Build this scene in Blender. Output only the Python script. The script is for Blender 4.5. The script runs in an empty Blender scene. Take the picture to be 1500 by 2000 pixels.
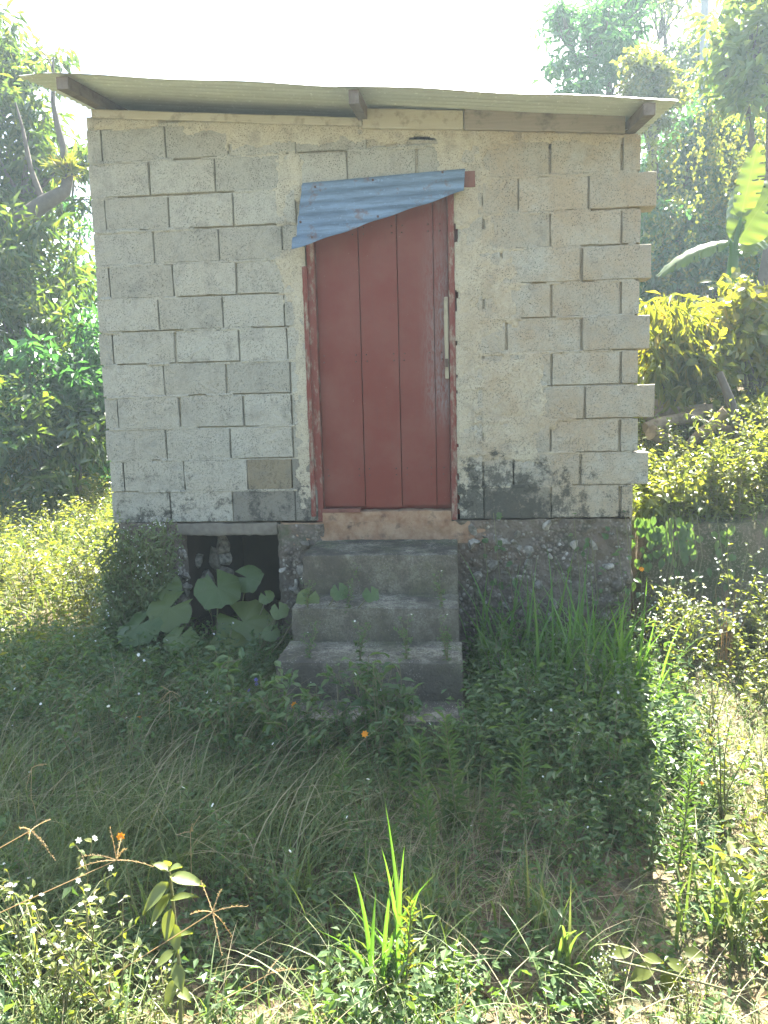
import bpy, math, random
import numpy as np
from mathutils import Vector, Matrix

rng = np.random.default_rng(11)
random.seed(11)
S = bpy.context.scene
COL = S.collection

# ------------------------------------------------------------------ camera
CAM = np.array([2.2256, -4.9545, 0.7572])
PAN, TILT, ROLL, FPX = -0.0962, 0.1405, -0.0256, 1579.0
_ca, _sa = math.cos(PAN), math.sin(PAN)
FWD = np.array([_sa*math.cos(TILT), _ca*math.cos(TILT), -math.sin(TILT)])
_r = np.array([_ca, -_sa, 0.0]); _u = np.cross(_r, FWD)
RGT = _r*math.cos(ROLL) + _u*math.sin(ROLL)
UPV = -_r*math.sin(ROLL) + _u*math.cos(ROLL)
cam_d = bpy.data.cameras.new('camera')
cam_d.sensor_fit = 'VERTICAL'; cam_d.sensor_height = 36; cam_d.sensor_width = 27
cam_d.lens = FPX/2000*36
cam_d.clip_start = 0.05; cam_d.clip_end = 2000
cam = bpy.data.objects.new('camera', cam_d); COL.objects.link(cam)
cam.matrix_world = Matrix(((RGT[0], UPV[0], -FWD[0], CAM[0]), (RGT[1], UPV[1], -FWD[1], CAM[1]),
                           (RGT[2], UPV[2], -FWD[2], CAM[2]), (0, 0, 0, 1)))
S.camera = cam

# ------------------------------------------------------------------ sky, sun, exposure
HAZE = 0.0023
SUN_EL, SUN_AZ = math.radians(51.6), math.radians(11.5)     # azimuth from +Y towards +X
W = bpy.data.worlds.new('World'); S.world = W; W.use_nodes = True
wt = W.node_tree; wt.nodes.clear()
sky = wt.nodes.new('ShaderNodeTexSky'); sky.sky_type = 'NISHITA'; sky.sun_disc = False
sky.sun_elevation = SUN_EL; sky.sun_rotation = SUN_AZ
sky.air_density = 1.0; sky.dust_density = 3.0; sky.ozone_density = 1.0
bg = wt.nodes.new('ShaderNodeBackground'); bg.inputs['Strength'].default_value = 0.062
wo = wt.nodes.new('ShaderNodeOutputWorld')
wt.links.new(sky.outputs[0], bg.inputs['Color']); wt.links.new(bg.outputs[0], wo.inputs['Surface'])
sun_dir = Vector((math.sin(SUN_AZ)*math.cos(SUN_EL), math.cos(SUN_AZ)*math.cos(SUN_EL), math.sin(SUN_EL)))
sl = bpy.data.lights.new('sun', 'SUN'); sl.energy = 5.0; sl.angle = math.radians(0.5); sl.color = (1.0, 0.96, 0.88)
so = bpy.data.objects.new('sun', sl); COL.objects.link(so)
so.rotation_euler = (-sun_dir).to_track_quat('-Z', 'Y').to_euler(); so.location = (5, 12, 14)
S.view_settings.view_transform = 'Standard'; S.view_settings.look = 'None'
S.view_settings.gamma = 1.0; S.view_settings.use_curve_mapping = False
S.view_settings.exposure = 3.42
S.render.engine = 'CYCLES'
S.cycles.max_bounces = 8; S.cycles.diffuse_bounces = 4; S.cycles.glossy_bounces = 3
S.cycles.transmission_bounces = 6; S.cycles.transparent_max_bounces = 6; S.cycles.volume_bounces = 0
S.cycles.caustics_reflective = False; S.cycles.caustics_refractive = False
S.cycles.sample_clamp_indirect = 6.0

# ------------------------------------------------------------------ helpers
def ray(u, v): return FWD + RGT*(u-750)/FPX - UPV*(v-1000)/FPX
def atD(u, v, D): return CAM + ray(u, v)*D
def atY(u, v, y):
    d = ray(u, v); return CAM + d*(y-CAM[1])/d[1]

def _hash(ix, iy, iz, seed):
    h = (ix.astype(np.int64)*374761393 + iy.astype(np.int64)*668265263 + iz.astype(np.int64)*2147483647 + seed*974634777) & 0xffffffff
    h = ((h ^ (h >> 13))*1274126177) & 0xffffffff
    h = (h ^ (h >> 16)) & 0xffffffff
    return h/4294967295.0
def vnoise(x, y, z=0.0, seed=0):
    x, y, z = np.broadcast_arrays(np.asarray(x, float), np.asarray(y, float), np.asarray(z, float))
    ix, iy, iz = np.floor(x), np.floor(y), np.floor(z)
    fx, fy, fz = x-ix, y-iy, z-iz
    fx, fy, fz = [f*f*(3-2*f) for f in (fx, fy, fz)]
    out = 0
    for a in (0, 1):
        for b in (0, 1):
            for c in (0, 1):
                w = (fx if a else 1-fx)*(fy if b else 1-fy)*(fz if c else 1-fz)
                out = out + w*_hash(ix+a, iy+b, iz+c, seed)
    return out
def fbm(x, y, z=0.0, seed=0, o=4):
    s, a, t = 0, .5, 0
    for i in range(o):
        f = 2.0**i
        s = s + a*vnoise(np.asarray(x)*f, np.asarray(y)*f, np.asarray(z)*f, seed+i*17); t += a; a *= .5
    return s/t

class MB:
    """collects vertices and faces for ONE mesh object; mi is the material slot of what is added"""
    def __init__(s): s.v = []; s.f3 = []; s.f4 = []; s.m3 = []; s.m4 = []; s.n = 0
    def add(s, v, f, mi=0):
        v = np.asarray(v, float).reshape(-1, 3); f = np.asarray(f, np.int64)
        if len(f) == 0: return
        s.v.append(v)
        if f.shape[1] == 3: s.f3.append(f+s.n); s.m3.append(np.full(len(f), mi))
        else: s.f4.append(f+s.n); s.m4.append(np.full(len(f), mi))
        s.n += len(v)
    def mesh(s, name, mats, smooth=False):
        me = bpy.data.meshes.new(name)
        v = np.concatenate(s.v) if s.v else np.zeros((0, 3))
        f3 = np.concatenate(s.f3) if s.f3 else np.zeros((0, 3), np.int64)
        f4 = np.concatenate(s.f4) if s.f4 else np.zeros((0, 4), np.int64)
        mi = np.concatenate(s.m3+s.m4) if (s.m3 or s.m4) else np.zeros(0)
        li = np.concatenate([f3.ravel(), f4.ravel()]).astype(np.int32)
        me.vertices.add(len(v)); me.vertices.foreach_set('co', v.astype(np.float32).ravel())
        me.loops.add(len(li)); me.loops.foreach_set('vertex_index', li)
        me.polygons.add(len(f3)+len(f4))
        st = np.concatenate([np.arange(len(f3))*3, len(f3)*3+np.arange(len(f4))*4]).astype(np.int32)
        me.polygons.foreach_set('loop_start', st)
        for m in (mats if isinstance(mats, (list, tuple)) else [mats]): me.materials.append(m)
        me.polygons.foreach_set('material_index', mi.astype(np.int32))
        me.polygons.foreach_set('use_smooth', np.full(len(st), bool(smooth)))
        me.update(calc_edges=True); me.validate()
        return me
    def build(s, name, mats, parent=None, smooth=False, loc=None):
        return link(s.mesh(name, mats, smooth), name, parent, loc)

def link(me, name, parent=None, loc=None):
    o = bpy.data.objects.new(name, me); COL.objects.link(o)
    if loc is not None: o.location = loc
    if parent is not None: o.parent = parent
    return o
def tag(o, label, cat, group=None):
    o['label'] = label; o['category'] = cat
    if group: o['group'] = group
    return o
def thing(name, label, cat, loc=(0, 0, 0), group=None, rz=0):
    o = bpy.data.objects.new(name, None); COL.objects.link(o); o.location = loc; o.rotation_euler = (0, 0, rz)
    o.empty_display_size = .1
    return tag(o, label, cat, group)
def dup(root, loc, rz=0, sc=1.0, label=None, group=None, tilt=0.0):
    r = root.copy(); COL.objects.link(r); r.location = loc; r.rotation_euler = (tilt, 0, rz); r.scale = (sc, sc, sc)
    if label: r['label'] = label
    if group: r['group'] = group
    for ch in list(root.children):
        c = ch.copy(); COL.objects.link(c); c.parent = r
        for g in ch.children:
            d = g.copy(); COL.objects.link(d); d.parent = c
    return r
def unit(a):
    a = np.asarray(a, float); return a/np.maximum(np.linalg.norm(a, axis=-1, keepdims=True), 1e-9)

# --- shape makers -------------------------------------------------
def box(mb, x0, x1, y0, y1, z0, z1, mi=0):
    v = [(x0,y0,z0),(x1,y0,z0),(x1,y1,z0),(x0,y1,z0),(x0,y0,z1),(x1,y0,z1),(x1,y1,z1),(x0,y1,z1)]
    mb.add(v, [(0,3,2,1),(4,5,6,7),(0,1,5,4),(1,2,6,5),(2,3,7,6),(3,0,4,7)], mi)
def tube(mb, pts, rad, sides=6, mi=0, cap=True):
    pts = np.asarray(pts, float); k = len(pts); rad = np.broadcast_to(np.asarray(rad, float), (k,))
    t = unit(np.gradient(pts, axis=0))
    ref = np.array([0, 0, 1.0]) if abs(t[:, 2]).mean() < .8 else np.array([1.0, 0, 0])
    a = unit(np.cross(t, ref)); b = np.cross(t, a)
    th = np.arange(sides)*2*math.pi/sides
    v = pts[:, None]+rad[:, None, None]*(a[:, None]*np.cos(th)[None, :, None]+b[:, None]*np.sin(th)[None, :, None])
    i = np.arange(k-1)[:, None]*sides; j = np.arange(sides)[None]; j2 = (j+1) % sides
    f = np.stack([i+j, i+j2, i+sides+j2, i+sides+j], -1).reshape(-1, 4)
    mb.add(v.reshape(-1, 3), f, mi)
    if cap:
        for e, rev in ((0, True), (k-1, False)):
            c = np.vstack([v[e], pts[e]]); q = np.arange(sides)
            ff = np.stack([q, (q+1) % sides, np.full(sides, sides)], -1)
            mb.add(c, ff[:, ::-1] if rev else ff, mi)
def grid(mb, P, mi=0, keep=None):
    """P: (a,b,3) lattice of points"""
    a, b = P.shape[:2]
    idx = np.arange(a*b).reshape(a, b)
    f = np.stack([idx[:-1, :-1], idx[1:, :-1], idx[1:, 1:], idx[:-1, 1:]], -1)
    f = f[keep] if keep is not None else f.reshape(-1, 4)
    if keep is not None:
        us = np.unique(f); re = np.full(a*b, -1); re[us] = np.arange(len(us))
        mb.add(P.reshape(-1, 3)[us], re[f], mi)
    else: mb.add(P.reshape(-1, 3), f, mi)

LEAF2 = (np.array([(0,0,0),(.42,.5,.10),(1,0,-.12),(.42,-.5,.10)]), np.array([(0,2,1),(0,3,2)]))
LEAF4 = (np.array([(0,0,0),(.3,.5,.10),(.3,-.5,.10),(.68,.33,.03),(.68,-.33,.03),(1,0,-.2),(.5,0,-.02)]),
         np.array([(0,6,1),(0,2,6),(1,6,3),(2,4,6),(3,6,5),(4,5,6)]))
def _ovate(n=5, heart=0.0, wav=0.0, droop=.25):
    xs = np.linspace(0, 1, n+1); V = []; F = []
    wd = np.sin(np.pi*np.clip(xs, 0, 1)**.72)*.5
    for i, x in enumerate(xs):
        z = -droop*x*x
        hx = x-heart*.22*(1-x)**3
        for s in (-1, 0, 1):
            V.append((x if s == 0 else hx, s*(wd[i] if 0 < i < n else (.16*heart if i == 0 else 0)),
                      z+abs(s)*(.08+wav*math.sin(i*2.1))))
    for i in range(n):
        for s in (0, 1):
            a = i*3+s; F.append((a, a+3, a+4, a+1))
    return np.array(V, float), np.array(F)
LEAFO = _ovate(4); LEAFH = _ovate(5, heart=1.0, droop=.3)
def leaves(mb, P, D, N, L, Wd, tpl=LEAF2, mi=0):
    P = np.asarray(P, float).reshape(-1, 3); n = len(P)
    D = unit(np.broadcast_to(D, (n, 3))); N = np.broadcast_to(N, (n, 3))
    Sd = unit(np.cross(N, D)); N = np.cross(D, Sd)
    L = np.broadcast_to(L, (n,)); Wd = np.broadcast_to(Wd, (n,))
    tv, tf = tpl
    v = (P[:, None] + D[:, None]*(tv[None, :, 0, None]*L[:, None, None]) + Sd[:, None]*(tv[None, :, 1, None]*Wd[:, None, None])
         + N[:, None]*(tv[None, :, 2, None]*L[:, None, None]))
    f = tf[None]+(np.arange(n)*len(tv))[:, None, None]
    mb.add(v.reshape(-1, 3), f.reshape(-1, tf.shape[1]), mi)
def rdir(n, zmin=-1, zmax=1):
    z = rng.uniform(zmin, zmax, n); a = rng.uniform(0, 2*math.pi, n); r = np.sqrt(np.maximum(0, 1-z*z))
    return np.stack([r*np.cos(a), r*np.sin(a), z], -1)
def blades(mb, P, head, H, bend, Wd, seg=4, mi=0, face=None):
    """grass blades as tapering ribbons: base P, heading angle, height, sideways reach, width"""
    P = np.asarray(P, float).reshape(-1, 3); n = len(P)
    head, H, bend, Wd = [np.broadcast_to(np.asarray(q, float), (n,)) for q in (head, H, bend, Wd)]
    d = np.stack([np.cos(head), np.sin(head), 0*head], -1)
    fa = head+math.pi/2+rng.normal(0, .5, n) if face is None else face
    sd = np.stack([np.cos(fa), np.sin(fa), 0*head], -1)
    t = np.linspace(0, 1, seg+1)
    droop = np.clip(bend/np.maximum(H, .01), 0, 1.5)
    zz = H[:, None]*(t[None]-.42*droop[:, None]*t[None]**3)
    c = P[:, None]+d[:, None]*(bend[:, None]*t[None]**1.9)[..., None]; c[..., 2] += zz
    w = (Wd[:, None]*(.55+.45*np.sin(np.pi*np.minimum(t*1.3, 1)))[None]*(1-t[None]**3))*.5
    w[:, -1] = 0
    l = c-sd[:, None]*w[..., None]; r = c+sd[:, None]*w[..., None]
    v = np.concatenate([l[:, :-1], r[:, :-1], c[:, -1:]], 1)          # seg left, seg right, tip
    q = []
    for i in range(seg-1): q.append((i, seg+i, seg+i+1, i+1))
    q = np.array(q)
    base = (np.arange(n)*(2*seg+1))
    k = mb.n
    mb.add(v.reshape(-1, 3), (q[None]+base[:, None, None]).reshape(-1, 4), mi)
    tri = np.array([(seg-1, 2*seg-1, 2*seg)])
    mb.f3.append((tri[None]+base[:, None, None]).reshape(-1, 3)+k); mb.m3.append(np.full(n, mi))

# ------------------------------------------------------------------ materials
def new_mat(name):
    m = bpy.data.materials.new(name); m.use_nodes = True; m.node_tree.nodes.clear(); return m
class NT:
    def __init__(s, m): s.t = m.node_tree
    def n(s, ty, **kw):
        nd = s.t.nodes.new(ty)
        for k, v in kw.items(): setattr(nd, k, v)
        return nd
    def l(s, a, b): s.t.links.new(a, b)
    def val(s, sock, v):
        if hasattr(v, 'links') or isinstance(v, bpy.types.NodeSocket): s.l(v, sock)
        else: sock.default_value = v
    def noise(s, vec, scale, detail=4, rough=.55, dist=0.0):
        nd = s.n('ShaderNodeTexNoise'); nd.inputs['Scale'].default_value = scale
        nd.inputs['Detail'].default_value = detail; nd.inputs['Roughness'].default_value = rough; nd.inputs['Distortion'].default_value = dist
        if vec is not None: s.l(vec, nd.inputs['Vector'])
        return nd.outputs['Fac']
    def ramp(s, fac, stops, interp='LINEAR'):
        nd = s.n('ShaderNodeValToRGB'); cr = nd.color_ramp; cr.interpolation = interp
        while len(cr.elements) < len(stops): cr.elements.new(.5)
        for e, (p, c) in zip(cr.elements, stops):
            e.position = p; e.color = (c, c, c, 1) if not hasattr(c, '__len__') else (*c, 1)
        s.l(fac, nd.inputs['Fac']); return nd.outputs['Color']
    def mix(s, f, a, b, mode='MIX'):
        nd = s.n('ShaderNodeMix', data_type='RGBA', blend_type=mode)
        s.val(nd.inputs[0], f)
        for sock, x in ((nd.inputs[6], a), (nd.inputs[7], b)):
            if isinstance(x, bpy.types.NodeSocket): s.l(x, sock)
            else: sock.default_value = (*x, 1)
        return nd.outputs[2]
    def math(s, op, a, b=0.0, c=None, clamp=False):
        nd = s.n('ShaderNodeMath', operation=op, use_clamp=clamp)
        s.val(nd.inputs[0], a); s.val(nd.inputs[1], b)
        if c is not None: s.val(nd.inputs[2], c)
        return nd.outputs[0]
    def pos(s): return s.n('ShaderNodeNewGeometry').outputs['Position']
    def island(s): return s.n('ShaderNodeNewGeometry').outputs['Random Per Island']
    def objrand(s): return s.n('ShaderNodeObjectInfo').outputs['Random']
    def xyz(s, v):
        nd = s.n('ShaderNodeSeparateXYZ'); s.l(v, nd.inputs[0]); return nd.outputs
    def mapr(s, v, a, b, c=0.0, d=1.0):
        nd = s.n('ShaderNodeMapRange'); s.val(nd.inputs[0], v)
        for i, q in enumerate((a, b, c, d)): nd.inputs[i+1].default_value = q
        return nd.outputs[0]
    def scalev(s, v, sc):
        nd = s.n('ShaderNodeMapping'); s.l(v, nd.inputs[0]); nd.inputs['Scale'].default_value = sc; return nd.outputs[0]
    def bump(s, h, strength, dist):
        nd = s.n('ShaderNodeBump'); nd.inputs['Strength'].default_value = strength; nd.inputs['Distance'].default_value = dist
        s.l(h, nd.inputs['Height']); return nd.outputs[0]
    def out(s, col, rough=.9, normal=None, spec=.25, metal=0.0, extra=None):
        p = s.n('ShaderNodeBsdfPrincipled'); s.val(p.inputs['Base Color'], col if isinstance(col, bpy.types.NodeSocket) else (*col, 1))
        s.val(p.inputs['Roughness'], rough); s.val(p.inputs['Metallic'], metal); p.inputs['Specular IOR Level'].default_value = spec
        if normal is not None: s.l(normal, p.inputs['Normal'])
        o = s.n('ShaderNodeOutputMaterial'); s.l(p.outputs[0], o.inputs[0]); return p

def mat_masonry(name, base, var, mould=1.0, tint=None, pits=1.0):
    m = new_mat(name); N = NT(m); p = N.pos(); z = N.xyz(p)[2]; x = N.xyz(p)[0]
    r = N.objrand()
    c = N.mix(r, base, var)
    big = N.noise(p, 1.6, 5, .6)
    c = N.mix(N.math('MULTIPLY', N.ramp(big, [(.4, 0), (.7, 1)]), .45), c, tint or (.38, .32, .215))
    mid = N.noise(p, 6.5, 8, .72, .4)
    c = N.mix(N.ramp(mid, [(.32, .5), (.5, 0)]), c, (.15, .15, .13))
    c = N.mix(N.math('MULTIPLY', N.ramp(N.noise(p, 2.9, 6, .7), [(.34, 0), (.62, .8)]), N.mapr(x, 2.1, 2.4, .10, 1)), c, (.36, .285, .18))
    fine = N.noise(p, 140, 3, .7)
    c = N.mix(N.ramp(fine, [(.3, .35), (.6, 0)]), c, (.12, .12, .10))
    pit = N.n('ShaderNodeTexVoronoi'); pit.inputs['Scale'].default_value = 105; N.l(p, pit.inputs['Vector'])
    pm = N.ramp(pit.outputs['Distance'], [(.12, 1), (.32, 0)])
    pm2 = N.math('MULTIPLY', pm, N.ramp(N.noise(p, 7, 3), [(.34, .15), (.6, 1)]))
    c = N.mix(N.math('MULTIPLY', pm2, min(1, .8*pits)), c, (.07, .07, .06))
    # black mould and damp rising from the ground, with a ragged edge of its own
    low = N.mapr(z, 1.2, -.1, -.24, .085)
    side = N.math('MULTIPLY', N.mapr(x, 2.1, 2.3, 0, .12), N.mapr(x, 3.0, 2.6, 0, 1))
    mo = N.math('ADD', N.noise(p, 9, 10, .82), N.math('ADD', low, N.math('MULTIPLY', side, N.mapr(z, .65, .2, 0, 1))))
    mm = N.math('MULTIPLY', N.ramp(mo, [(.53, 0), (.62, 1)]), .85*mould)
    c = N.mix(mm, c, (.055, .055, .045))
    # water streaks under the roof
    st = N.noise(N.scalev(p, (9, 9, .6)), 2.2, 4, .6)
    c = N.mix(N.math('MULTIPLY', N.ramp(st, [(.58, 0), (.75, 1)]), .28), c, (.16, .15, .12))
    h = N.math('ADD', N.math('MULTIPLY', fine, .7), N.math('MULTIPLY', pm2, -1.2))
    h = N.math('ADD', h, N.math('MULTIPLY', N.noise(p, 28, 4), 1.4))
    N.out(c, .95, N.bump(h, 1.0, .006), .1)
    return m
M = {}
M['block'] = mat_masonry('concrete_block', (.405, .405, .335), (.315, .315, .26), tint=(.37, .335, .25))
M['plaster'] = mat_masonry('mortar_plaster', (.47, .44, .33), (.47, .44, .33), 1.15, (.40, .33, .21), .9)
M['mortar'] = mat_masonry('grey_joint_mortar', (.385, .385, .315), (.385, .385, .315), tint=(.37, .335, .25), pits=1.3)
M['dark_block'] = mat_masonry('blackened_block', (.17, .165, .135), (.22, .21, .17), 1.0, (.15, .14, .11))
M['brown_block'] = mat_masonry('brown_block', (.22, .19, .13), (.24, .2, .14), 1.0, (.2, .17, .1))

def mat_rubble(name):
    m = new_mat(name); N = NT(m); p = N.pos()
    v = N.n('ShaderNodeTexVoronoi'); v.inputs['Scale'].default_value = 46; N.l(p, v.inputs['Vector'])
    c = N.ramp(N.xyz(v.outputs['Color'])[0], [(0, (.085, .07, .055)), (.6, (.20, .17, .135)), (.86, (.23, .205, .16)), (.96, (.48, .45, .38))])
    e = N.ramp(v.outputs['Distance'], [(.38, 0), (.62, .8)])
    c = N.mix(e, c, (.05, .043, .033))
    big = N.noise(p, 3.2, 6, .65)
    c = N.mix(N.ramp(big, [(.36, 0), (.58, .9)]), c, (.15, .125, .095))
    c = N.mix(N.ramp(N.noise(p, 5, 6, .7), [(.55, 0), (.7, .7)]), c, (.07, .085, .04))
    red = N.noise(p, 2.4, 4, .6)
    c = N.mix(N.ramp(red, [(.55, 0), (.78, .35)]), c, (.22, .13, .08))
    c = N.mix(N.ramp(N.noise(p, 11, 5, .7), [(.6, 0), (.74, .8)]), c, (.02, .022, .02))
    h = N.math('ADD', N.ramp(v.outputs['Distance'], [(0, 1), (.5, 0)]), N.noise(p, 60, 4))
    N.out(c, .95, N.bump(h, .8, .008), .12); return m
M['rubble'] = mat_rubble('rubble_concrete')
def mat_stone(name, a, b):
    m = new_mat(name); N = NT(m); p = N.pos()
    c = N.mix(N.objrand(), a, b); n = N.noise(p, 26, 6, .65)
    c = N.mix(N.ramp(n, [(.36, .9), (.6, 0)]), c, (.07, .065, .05))
    N.out(c, .9, N.bump(N.noise(p, 50, 5), .6, .004), .2); return m
M['stone'] = mat_stone('pale_stone', (.38, .35, .28), (.17, .15, .115))
M['rock'] = mat_stone('grey_rock', (.30, .29, .28), (.24, .23, .22))
def mat_steps():
    m = new_mat('step_concrete'); N = NT(m); p = N.pos()
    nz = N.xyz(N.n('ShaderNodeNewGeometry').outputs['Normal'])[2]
    c = N.mix(N.ramp(N.noise(p, 6, 6, .65), [(.35, 0), (.65, 1)]), (.235, .215, .15), (.36, .335, .25))
    c = N.mix(N.ramp(N.noise(p, 3.1, 6, .7), [(.44, 0), (.58, .9)]), c, (.065, .055, .042))
    c = N.mix(N.ramp(N.noise(p, 4.6, 5, .7, .6), [(.46, 0), (.68, .7)]), c, (.12, .135, .06))
    c = N.mix(N.ramp(N.noise(p, 17, 8, .75, .3), [(.36, .8), (.52, 0)]), c, (.06, .055, .045))
    c = N.mix(N.ramp(N.noise(p, 90, 3, .7), [(.38, .75), (.55, 0)]), c, (.07, .065, .05))
    ag = N.n('ShaderNodeTexVoronoi'); ag.inputs['Scale'].default_value = 75; N.l(p, ag.inputs['Vector'])
    c = N.mix(N.math('MULTIPLY', N.ramp(ag.outputs['Distance'], [(.12, 1), (.3, 0)]), N.ramp(N.noise(p, 9, 3), [(.45, 0), (.6, .8)])), c, (.36, .33, .28))
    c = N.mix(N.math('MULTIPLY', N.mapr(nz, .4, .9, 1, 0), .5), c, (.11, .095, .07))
    h = N.math('ADD', N.noise(p, 70, 5, .7), N.math('MULTIPLY', N.noise(p, 14, 4), 1.6))
    N.out(c, .95, N.bump(h, 1.0, .012), .12); return m
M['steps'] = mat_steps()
def mat_sillmortar():
    m = new_mat('red_stained_mortar'); N = NT(m); p = N.pos()
    c = N.mix(N.ramp(N.noise(p, 9, 6, .7), [(.35, 0), (.62, 1)]), (.21, .115, .065), (.31, .215, .135))
    c = N.mix(N.ramp(N.noise(p, 13, 5, .7), [(.55, 0), (.72, .9)]), c, (.07, .05, .04))
    N.out(c, .95, N.bump(N.noise(p, 60, 6, .7), .8, .006), .1); return m
M['redmortar'] = mat_sillmortar()
def mat_door():
    m = new_mat('maroon_door_paint'); N = NT(m); p = N.pos(); xyz = N.xyz(p)
    c = N.mix(N.objrand(), (.155, .027, .014), (.125, .024, .014))
    gr = N.noise(N.scalev(p, (30, 30, 1.2)), 3, 5, .6)
    c = N.mix(N.ramp(gr, [(.30, .3), (.5, 0)]), c, (.10, .028, .022))
    sc = N.noise(N.scalev(p, (14, 14, 3)), 5, 7, .75, .8)
    reg = N.math('MULTIPLY', N.mapr(xyz[0], 1.98, 2.1, 0, 1), N.math('MULTIPLY', N.mapr(xyz[2], .5, .75, 0, 1), N.mapr(xyz[2], 1.75, 1.2, .25, 1)))
    c = N.mix(N.math('MULTIPLY', N.ramp(sc, [(.40, 0), (.6, 1)]), N.math('MULTIPLY', reg, .95)), c, (.17, .15, .14))
    dirt = N.noise(p, 2.3, 5, .6)
    c = N.mix(N.math('MULTIPLY', N.ramp(dirt, [(.45, 0), (.7, 1)]), .3), c, (.20, .10, .075))
    c = N.mix(N.ramp(N.noise(p, 55, 4, .7), [(.70, 0), (.76, .7)]), c, (.35, .28, .22))
    N.out(c, .6, N.bump(gr, .2, .002), .25); return m
M['door'] = mat_door()
def mat_wood(name, a, b, paint=None, sc=(22, 22, 1.5)):
    m = new_mat(name); N = NT(m); p = N.pos()
    g = N.noise(N.scalev(p, sc), 3, 6, .65)
    c = N.mix(g, a, b)
    c = N.mix(N.ramp(N.noise(p, 10, 5, .7), [(.5, 0), (.7, .7)]), c, tuple(q*.35 for q in a))
    if paint: c = N.mix(N.ramp(N.noise(N.scalev(p, (4, 4, 1.4)), 6, 6, .75), [(.38, 0), (.5, .95)]), c, paint)
    N.out(c, .85, N.bump(g, .6, .004), .15); return m
M['jamb'] = mat_wood('weathered_jamb', (.17, .12, .085), (.30, .25, .19), (.15, .04, .03))
M['palewood'] = mat_wood('pale_strip_wood', (.27, .235, .155), (.38, .34, .24))
M['beamwood'] = mat_wood('grey_roof_timber', (.19, .165, .135), (.30, .27, .22), None, (1.5, 22, 22))
M['outlook'] = mat_wood('dark_roof_timber', (.12, .095, .075), (.20, .17, .14), None, (22, 1.5, 22))
M['palebeam'] = mat_wood('pale_ring_beam', (.34, .325, .25), (.43, .41, .32), None, (2, 12, 12))
M['log'] = mat_wood('dead_log_bark', (.16, .115, .07), (.32, .25, .16), None, (5, 5, 5))
M['redboard'] = mat_wood('red_lintel_end', (.14, .06, .045), (.19, .085, .06))
def mat_zinc(name, col, rust, rough=.45, metal=.55, axis=(1, 8, 8)):
    m = new_mat(name); N = NT(m); p = N.pos()
    n = N.noise(N.scalev(p, axis), 4, 6, .7)
    k_ = .62 if rust > .3 else .9
    c = N.mix(N.ramp(n, [(.36, 0), (.62, 1)]), tuple(q*(.74 if rust > .3 else .9) for q in col), tuple(min(1, q*(1.28 if rust > .3 else 1.08)) for q in col))
    c = N.mix(N.ramp(N.noise(p, 42, 5, .7), [(.58, 0), (.7, .5)]), c, tuple(min(1, q*1.9) for q in col))
    rm = N.ramp(N.noise(p, 7, 6, .7), [(.64-.12*rust, 0), (.72-.12*rust, 1)])
    c = N.mix(N.math('MULTIPLY', rm, min(1, rust)), c, (.14, .07, .045))
    N.out(c, N.math('ADD', N.math('MULTIPLY', rm, .3), rough), N.bump(N.noise(p, 30, 4), .25, .002), .5, N.math('MULTIPLY', N.math('SUBTRACT', 1.0, rm), metal)); return m
M['awning'] = mat_zinc('blue_grey_zinc', (.12, .175, .225), .6, .5, .25)
M['roof'] = mat_zinc('pale_zinc_roof', (.50, .545, .50), .12, .5, .2, (.5, 2, 2))
def mat_flat(name, c, rough=.9, sp=.2, sc=20, dark=.6):
    m = new_mat(name); N = NT(m); p = N.pos()
    N.out(N.mix(N.noise(p, sc, 5), c, tuple(q*dark for q in c)), rough, N.bump(N.noise(p, sc*4, 4), .4, .003), sp); return m
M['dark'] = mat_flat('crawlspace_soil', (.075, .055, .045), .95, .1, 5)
M['iron'] = mat_flat('rusty_iron', (.10, .06, .045), .7, .3, 40)
M['cement'] = mat_flat('sidewall_cement', (.36, .35, .30), .95, .1, 4, .75)
M['slab'] = mat_flat('pale_slab_edge', (.25, .225, .175), .95, .1, 22, .3)
M['pole'] = mat_flat('grey_pole', (.35, .36, .37), .6, .3, 3, .8)
M['sheetrock'] = mat_flat('grey_concrete_ruin', (.26, .245, .235), .95, .1, 3, .7)

def mat_leaf(name, stops, trans=.42, tcol=(1.25, 1.35, .45), rough=.42, spec=.45, per='island', tgain=1.0):
    m = new_mat(name); N = NT(m)
    r = N.island() if per == 'island' else N.objrand()
    c = N.ramp(r, stops)
    c = N.mix(N.ramp(N.noise(N.pos(), 3.0, 3), [(.3, 0), (.7, .4)]), c, tuple(q*1.35 for q in stops[len(stops)//2][1]))
    p = N.n('ShaderNodeBsdfPrincipled'); N.l(c, p.inputs['Base Color']); p.inputs['Roughness'].default_value = rough
    p.inputs['Specular IOR Level'].default_value = spec
    t = N.n('ShaderNodeBsdfTranslucent')
    tc = N.mix(1.0, c, tuple(q*tgain for q in tcol), 'MULTIPLY')
    N.l(tc, t.inputs['Color'])
    mx = N.n('ShaderNodeMixShader'); mx.inputs[0].default_value = trans
    N.l(p.outputs[0], mx.inputs[1]); N.l(t.outputs[0], mx.inputs[2])
    o = N.n('ShaderNodeOutputMaterial'); N.l(mx.outputs[0], o.inputs[0]); return m
G = lambda a, b, c: [(0, a), (.55, b), (1, c)]
M['grass'] = mat_leaf('grass_blades', G((.07, .105, .038), (.11, .155, .052), (.22, .21, .10)), .4, (1.3, 1.4, .5), .5, .35)
M['straw'] = mat_leaf('dry_straw', G((.22, .19, .11), (.30, .26, .16), (.20, .20, .11)), .3, (1.2, 1.15, .7), .6, .2)
M['tallgrass'] = mat_leaf('tall_grass_blades', G((.06, .125, .03), (.085, .17, .04), (.12, .20, .05)), .5, (1.4, 1.5, .5), .45, .4)
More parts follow.
